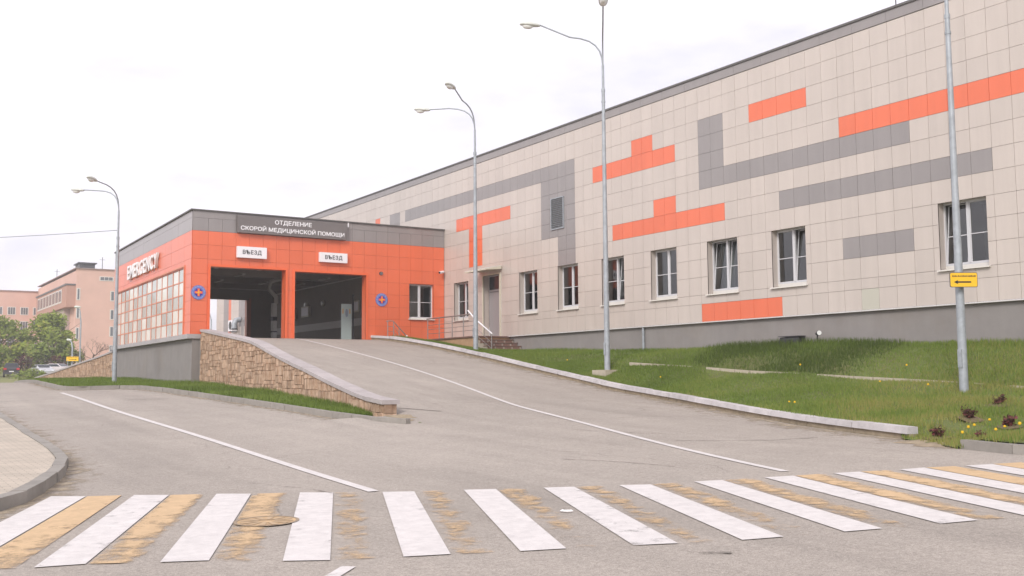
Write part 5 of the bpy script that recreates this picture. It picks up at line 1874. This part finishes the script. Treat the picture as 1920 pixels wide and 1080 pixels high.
def bare_tree(x, y, z, h, label, seed, lean=0.0):
    r_ = random.Random(seed)
    t_ = thing("bare_tree", label, "tree", (x, y, z))
    b = MB(); top = Vector((x + lean, y, z + h * .55))
    b.tube([(x, y, z - .3), top], [.14, .08], 7); b.build("trunk", MT["bark"], t_)
    c = MB()
    def grow(p, d, L_, r0, n):
        e = p + d * L_
        c.tube([p, p.lerp(e, .5) + Vector((r_.uniform(-.08, .08), 0, r_.uniform(-.05, .08))), e], [r0, r0 * .8, r0 * .55], 4, cap=False)
        if n == 0: return
        for k in range(r_.choice((2, 3, 3))):
            nd = (d + Vector((r_.uniform(-.9, .9), r_.uniform(-.9, .9), r_.uniform(-.25, .5)))).normalized()
            grow(e if k else p.lerp(e, .6), nd, L_ * r_.uniform(.6, .85), r0 * .6, n - 1)
    for k in range(6):
        p = Vector((x, y, z)).lerp(top, r_.uniform(.55, 1.0))
        grow(p, Vector((r_.uniform(-1, 1), r_.uniform(-1, 1), r_.uniform(.2, 1))).normalized(), h * .17, .035, 4)
    c.build("crown", MT["bark"], t_)


bare_tree(24.0, 127.5, 2.2, 5.1, "bare leafless small tree in front of the pink end wall", 4, .55)
bare_tree(22.4, 128.5, 2.2, 3.8, "bare leafless sapling left of the small tree by the pink wall", 8, .2)


# cars
def car(x, y, z, yaw, body_m, label, kind="sedan"):
    t_ = thing("parked_car", label, "car", (x, y, z), "cars parked before the trees")
    M_ = Matrix.Translation((x, y, z)) @ Matrix.Rotation(yaw, 4, 'Z')
    def P(l, w, h): return tuple(M_ @ Vector((w, l, h)))       # l forward, w right, h up
    L_, W_ = (4.6, .9)
    if kind == "suv":
        prof = [(-2.28, .42), (-2.32, .95), (-2.2, 1.18), (-1.95, 1.68), (-1.2, 1.74), (.3, 1.70), (1.0, 1.15), (2.1, .98), (2.3, .75), (2.28, .40)]
        glass = ((-2.17, 1.22), (-1.98, 1.60), (.26, 1.62), (.86, 1.2)); roof_i = (3, 4, 5)
    else:
        prof = [(-2.22, .40), (-2.25, .80), (-2.1, .98), (-1.6, 1.04), (-.95, 1.42), (.35, 1.43), (1.05, 1.0), (2.05, .84), (2.25, .62), (2.22, .36)]
        glass = ((-1.5, 1.07), (-.92, 1.36), (.33, 1.37), (.92, 1.04)); roof_i = (4, 5)
    b = MB()
    rows = []
    for (l, h) in prof:
        inner = W_ * (.72 if h > 1.3 else (.94 if h > 1.0 else 1.0))
        rows.append((P(l, -inner, h), P(l, inner, h)))
    n_ = len(prof)
    b.face([r[0] for r in rows][::-1]); b.face([r[1] for r in rows])
    for i in range(n_):
        a, c_ = rows[i], rows[(i + 1) % n_]
        b.face([a[0], a[1], c_[1], c_[0]])
    b.build("body", body_m, t_, recalc=True)
    g = MB()
    i0 = 2 if kind == "suv" else 3
    i1 = 5
    def band(i, j, f0, f1, off):
        a, c_ = prof[i], prof[j]
        q = []
        for f, in ((f0,), (f1,)):
            l = a[0] + (c_[0] - a[0]) * f; h = a[1] + (c_[1] - a[1]) * f
            q.append((l, h))
        nl, nh = (c_[1] - a[1]), -(c_[0] - a[0]); k = math.hypot(nl, nh); nl, nh = -nl / k * off, -nh / k * off
        w0, w1 = W_ * .82, W_ * .68
        g.face([P(q[0][0] + nl, -w0, q[0][1] + nh), P(q[0][0] + nl, w0, q[0][1] + nh), P(q[1][0] + nl, w1, q[1][1] + nh), P(q[1][0] + nl, -w1, q[1][1] + nh)])
    band(i0, i0 + 1, .12, .9, .012); band(i1, i1 + 1, .1, .9, .012)
    for sg in (-1, 1):
        g.face([P(l, sg * (W_ * (.945 if h < 1.25 else .77) + .015), h) for l, h in glass])
    g.build("window", MT["carglass"], t_)
    for l in (-1.38, 1.38):
        for sg in (-1, 1):
            b = MB(); b.tube([P(l, sg * .72, .33), P(l, sg * .92, .33)], .33, 16)
            wh = b.build("wheel", MT["tyre"], t_)
            b = MB(); b.tube([P(l, sg * .915, .33), P(l, sg * .93, .33)], .2, 12); b.build("rim", MT["rim"], wh)
    for sg in (-1, 1):
        hh = 1.0 if kind == "suv" else .78
        b = MB(); b.hexa([P(-2.34, sg * .55, hh - .12), P(-2.34, sg * .88, hh - .12), P(-2.2, sg * .90, hh - .12), P(-2.2, sg * .55, hh - .12),
                          P(-2.34, sg * .55, hh + .1), P(-2.32, sg * .88, hh + .1), P(-2.2, sg * .90, hh + .1), P(-2.2, sg * .55, hh + .1)]); b.build("tail_lamp", MT["redlamp"], t_, recalc=True)
        b = MB(); b.hexa([P(2.2, sg * .52, .62), P(2.2, sg * .86, .62), P(2.31, sg * .82, .62), P(2.33, sg * .52, .62),
                          P(2.15, sg * .52, .80), P(2.12, sg * .88, .80), P(2.22, sg * .84, .78), P(2.24, sg * .52, .78)]); b.build("headlight", MT["chrome"], t_, recalc=True)
    b = MB(); b.hexa([P(-2.36, -.26, .62), P(-2.36, .26, .62), P(-2.3, .26, .62), P(-2.3, -.26, .62), P(-2.36, -.26, .74), P(-2.36, .26, .74), P(-2.3, .26, .74), P(-2.3, -.26, .74)]); b.build("number_plate", MT["white"], t_, recalc=True)
    b = MB(); b.hexa([P(-2.4, -.86, .35), P(-2.4, .86, .35), P(-2.2, .88, .35), P(-2.2, -.88, .35), P(-2.4, -.86, .55), P(-2.4, .86, .55), P(-2.2, .88, .55), P(-2.2, -.88, .55)]); b.build("bumper", MT["dark"], t_, recalc=True)
    return t_


fwd_yaw = -YAW      # a car with this yaw faces straight away from the viewer
car(17.6, 140.9, 2.45, fwd_yaw + math.radians(26), mat("dark_grey_car_paint", (0.055, 0.055, 0.062), .25), "dark grey estate car seen from behind at the far left", "suv")
car(20.9, 139.6, 2.55, fwd_yaw + math.radians(180 + 38), mat("silver_car_paint", (0.52, 0.52, 0.55), .25), "silver saloon seen from its front corner beside the dark car")
car(22.6, 141.5, 2.70, fwd_yaw + math.radians(75), mat("pale_pink_white_car_paint", (0.68, 0.62, 0.62), .25), "pale car seen from the side, half hidden by the silver saloon and stone wall")

# low round bush in front of the cars
tree("low_bush", 17.9, 128.5, 2.05, 1.1, 1.9, MT["leafB"], "low dark green bush on the verge in front of the parked cars", "bush", seed=31, base=.0, nleaf=900, lsize=.14, stems=1)

# far lamp posts and the far yellow sign
def small_lamp(x, y, z, h, ang, L_, label, r=.06, head=.5):
    t_ = thing("distant_lamp", label, "street lamp", (x, y, z))
    b = MB(); b.tube([(x, y, z - .3), (x, y, z + h * .8), (x + math.cos(ang) * L_ * .35, y + math.sin(ang) * L_ * .35, z + h * .96), (x + math.cos(ang) * L_, y + math.sin(ang) * L_, z + h)], [r, r * .8, r * .6, r * .5], 8); b.build("pole", MT["galv"], t_)
    d = Vector((math.cos(ang), math.sin(ang), .1)); c = Vector((x, y, z + h)) + d * L_
    b = MB(); b.tube([c - d * head * .5, c - d * head * .2, c + d * head * .4, c + d * head * .6], [.05, .12, .13, .04], 10); b.build("lamp_head", MT["lamp"], t_)


small_lamp(19.62, 112.65, 2.1, 3.9, math.radians(115), .55, "short distant lamp behind the far stone wall next to the yellow sign", .10, .7)
small_lamp(20.25, 112.1, 2.1, 7.25, math.radians(150), .35, "tall distant lamp post along the corner of the pink hospital", .09, .6)
small_lamp(33.2, 111.0, 2.2, 7.7, math.radians(150), 1.0, "thin distant lamp post seen through the left ambulance doorway", .08, .5)
arrow_sign((19.6, 112.3, 4.12), -YAW, 1.25, .46, "distant bright yellow arrow sign above the far stone wall", MT["yellowbright"], False)
b = MB(); b.tube([(19.2, 112.55, 2.0), (19.2, 112.55, 4.1)], .035, 6); b.tube([(19.98, 112.1, 2.0), (19.98, 112.1, 4.1)], .035, 6)
tag(b.build("sign_post", MT["galv"], loc=(19.6, 112.4, 2.0)), "pair of thin posts under the distant yellow arrow sign", "sign post")
# air conditioner on the wall seen through the bay
t_ = thing("air_conditioner", "white air conditioner box on the wall seen through the left doorway", "air conditioner", (24.3, 75.9, 5.6))
b = MB(); b.box(24.12, 24.5, 75.45, 76.4, 5.45, 6.25); b.build("casing", MT["white"], t_, recalc=True)
b = MB(); b.tube([(24.118, 75.9, 5.85), (24.10, 75.9, 5.85)], .3, 20); b.build("fan_grille", MT["dark"], t_)
b = MB(); b.box(24.15, 24.5, 75.5, 75.56, 5.36, 5.44); b.box(24.15, 24.5, 76.28, 76.34, 5.36, 5.44); b.build("bracket", MT["galv"], t_, recalc=True)
t_ = thing("duct_outlet", "dark curved duct outlet on the wall right of the air conditioner", "duct", (24.3, 74.8, 5.9))
b = MB(); b.tube([(24.5, 74.8, 6.25), (24.2, 74.8, 6.2), (24.08, 74.8, 5.95), (24.08, 74.8, 5.6)], .2, 12); b.build("duct_bend", MT["galv"], t_)
b = MB(); b.tube([(24.08, 74.8, 5.6), (24.08, 74.8, 5.5)], [.21, .27], 12); b.build("hood", MT["dark"], t_)

# ------------------------------------------------------------------ thin haze fading the far hospital, added also to lift darks like camera flare
mh = bpy.data.materials.new("thin_haze"); mh.use_nodes = True
N, L = mh.node_tree.nodes, mh.node_tree.links
for n in list(N):
    if n.type == 'BSDF_PRINCIPLED': N.remove(n)
pv = N.new("ShaderNodeVolumePrincipled")
pv.inputs["Color"].default_value = (0.93, 0.92, 0.95, 1)
pv.inputs["Density"].default_value = 0.0011
pv.inputs["Anisotropy"].default_value = 0.2
L.new(pv.outputs[0], N["Material Output"].inputs["Volume"])
b = MB(); b.box(-1300, 1300, -1300, 1300, -3.2, 27)
hz = b.build("haze", mh)
hz["kind"] = "stuff"
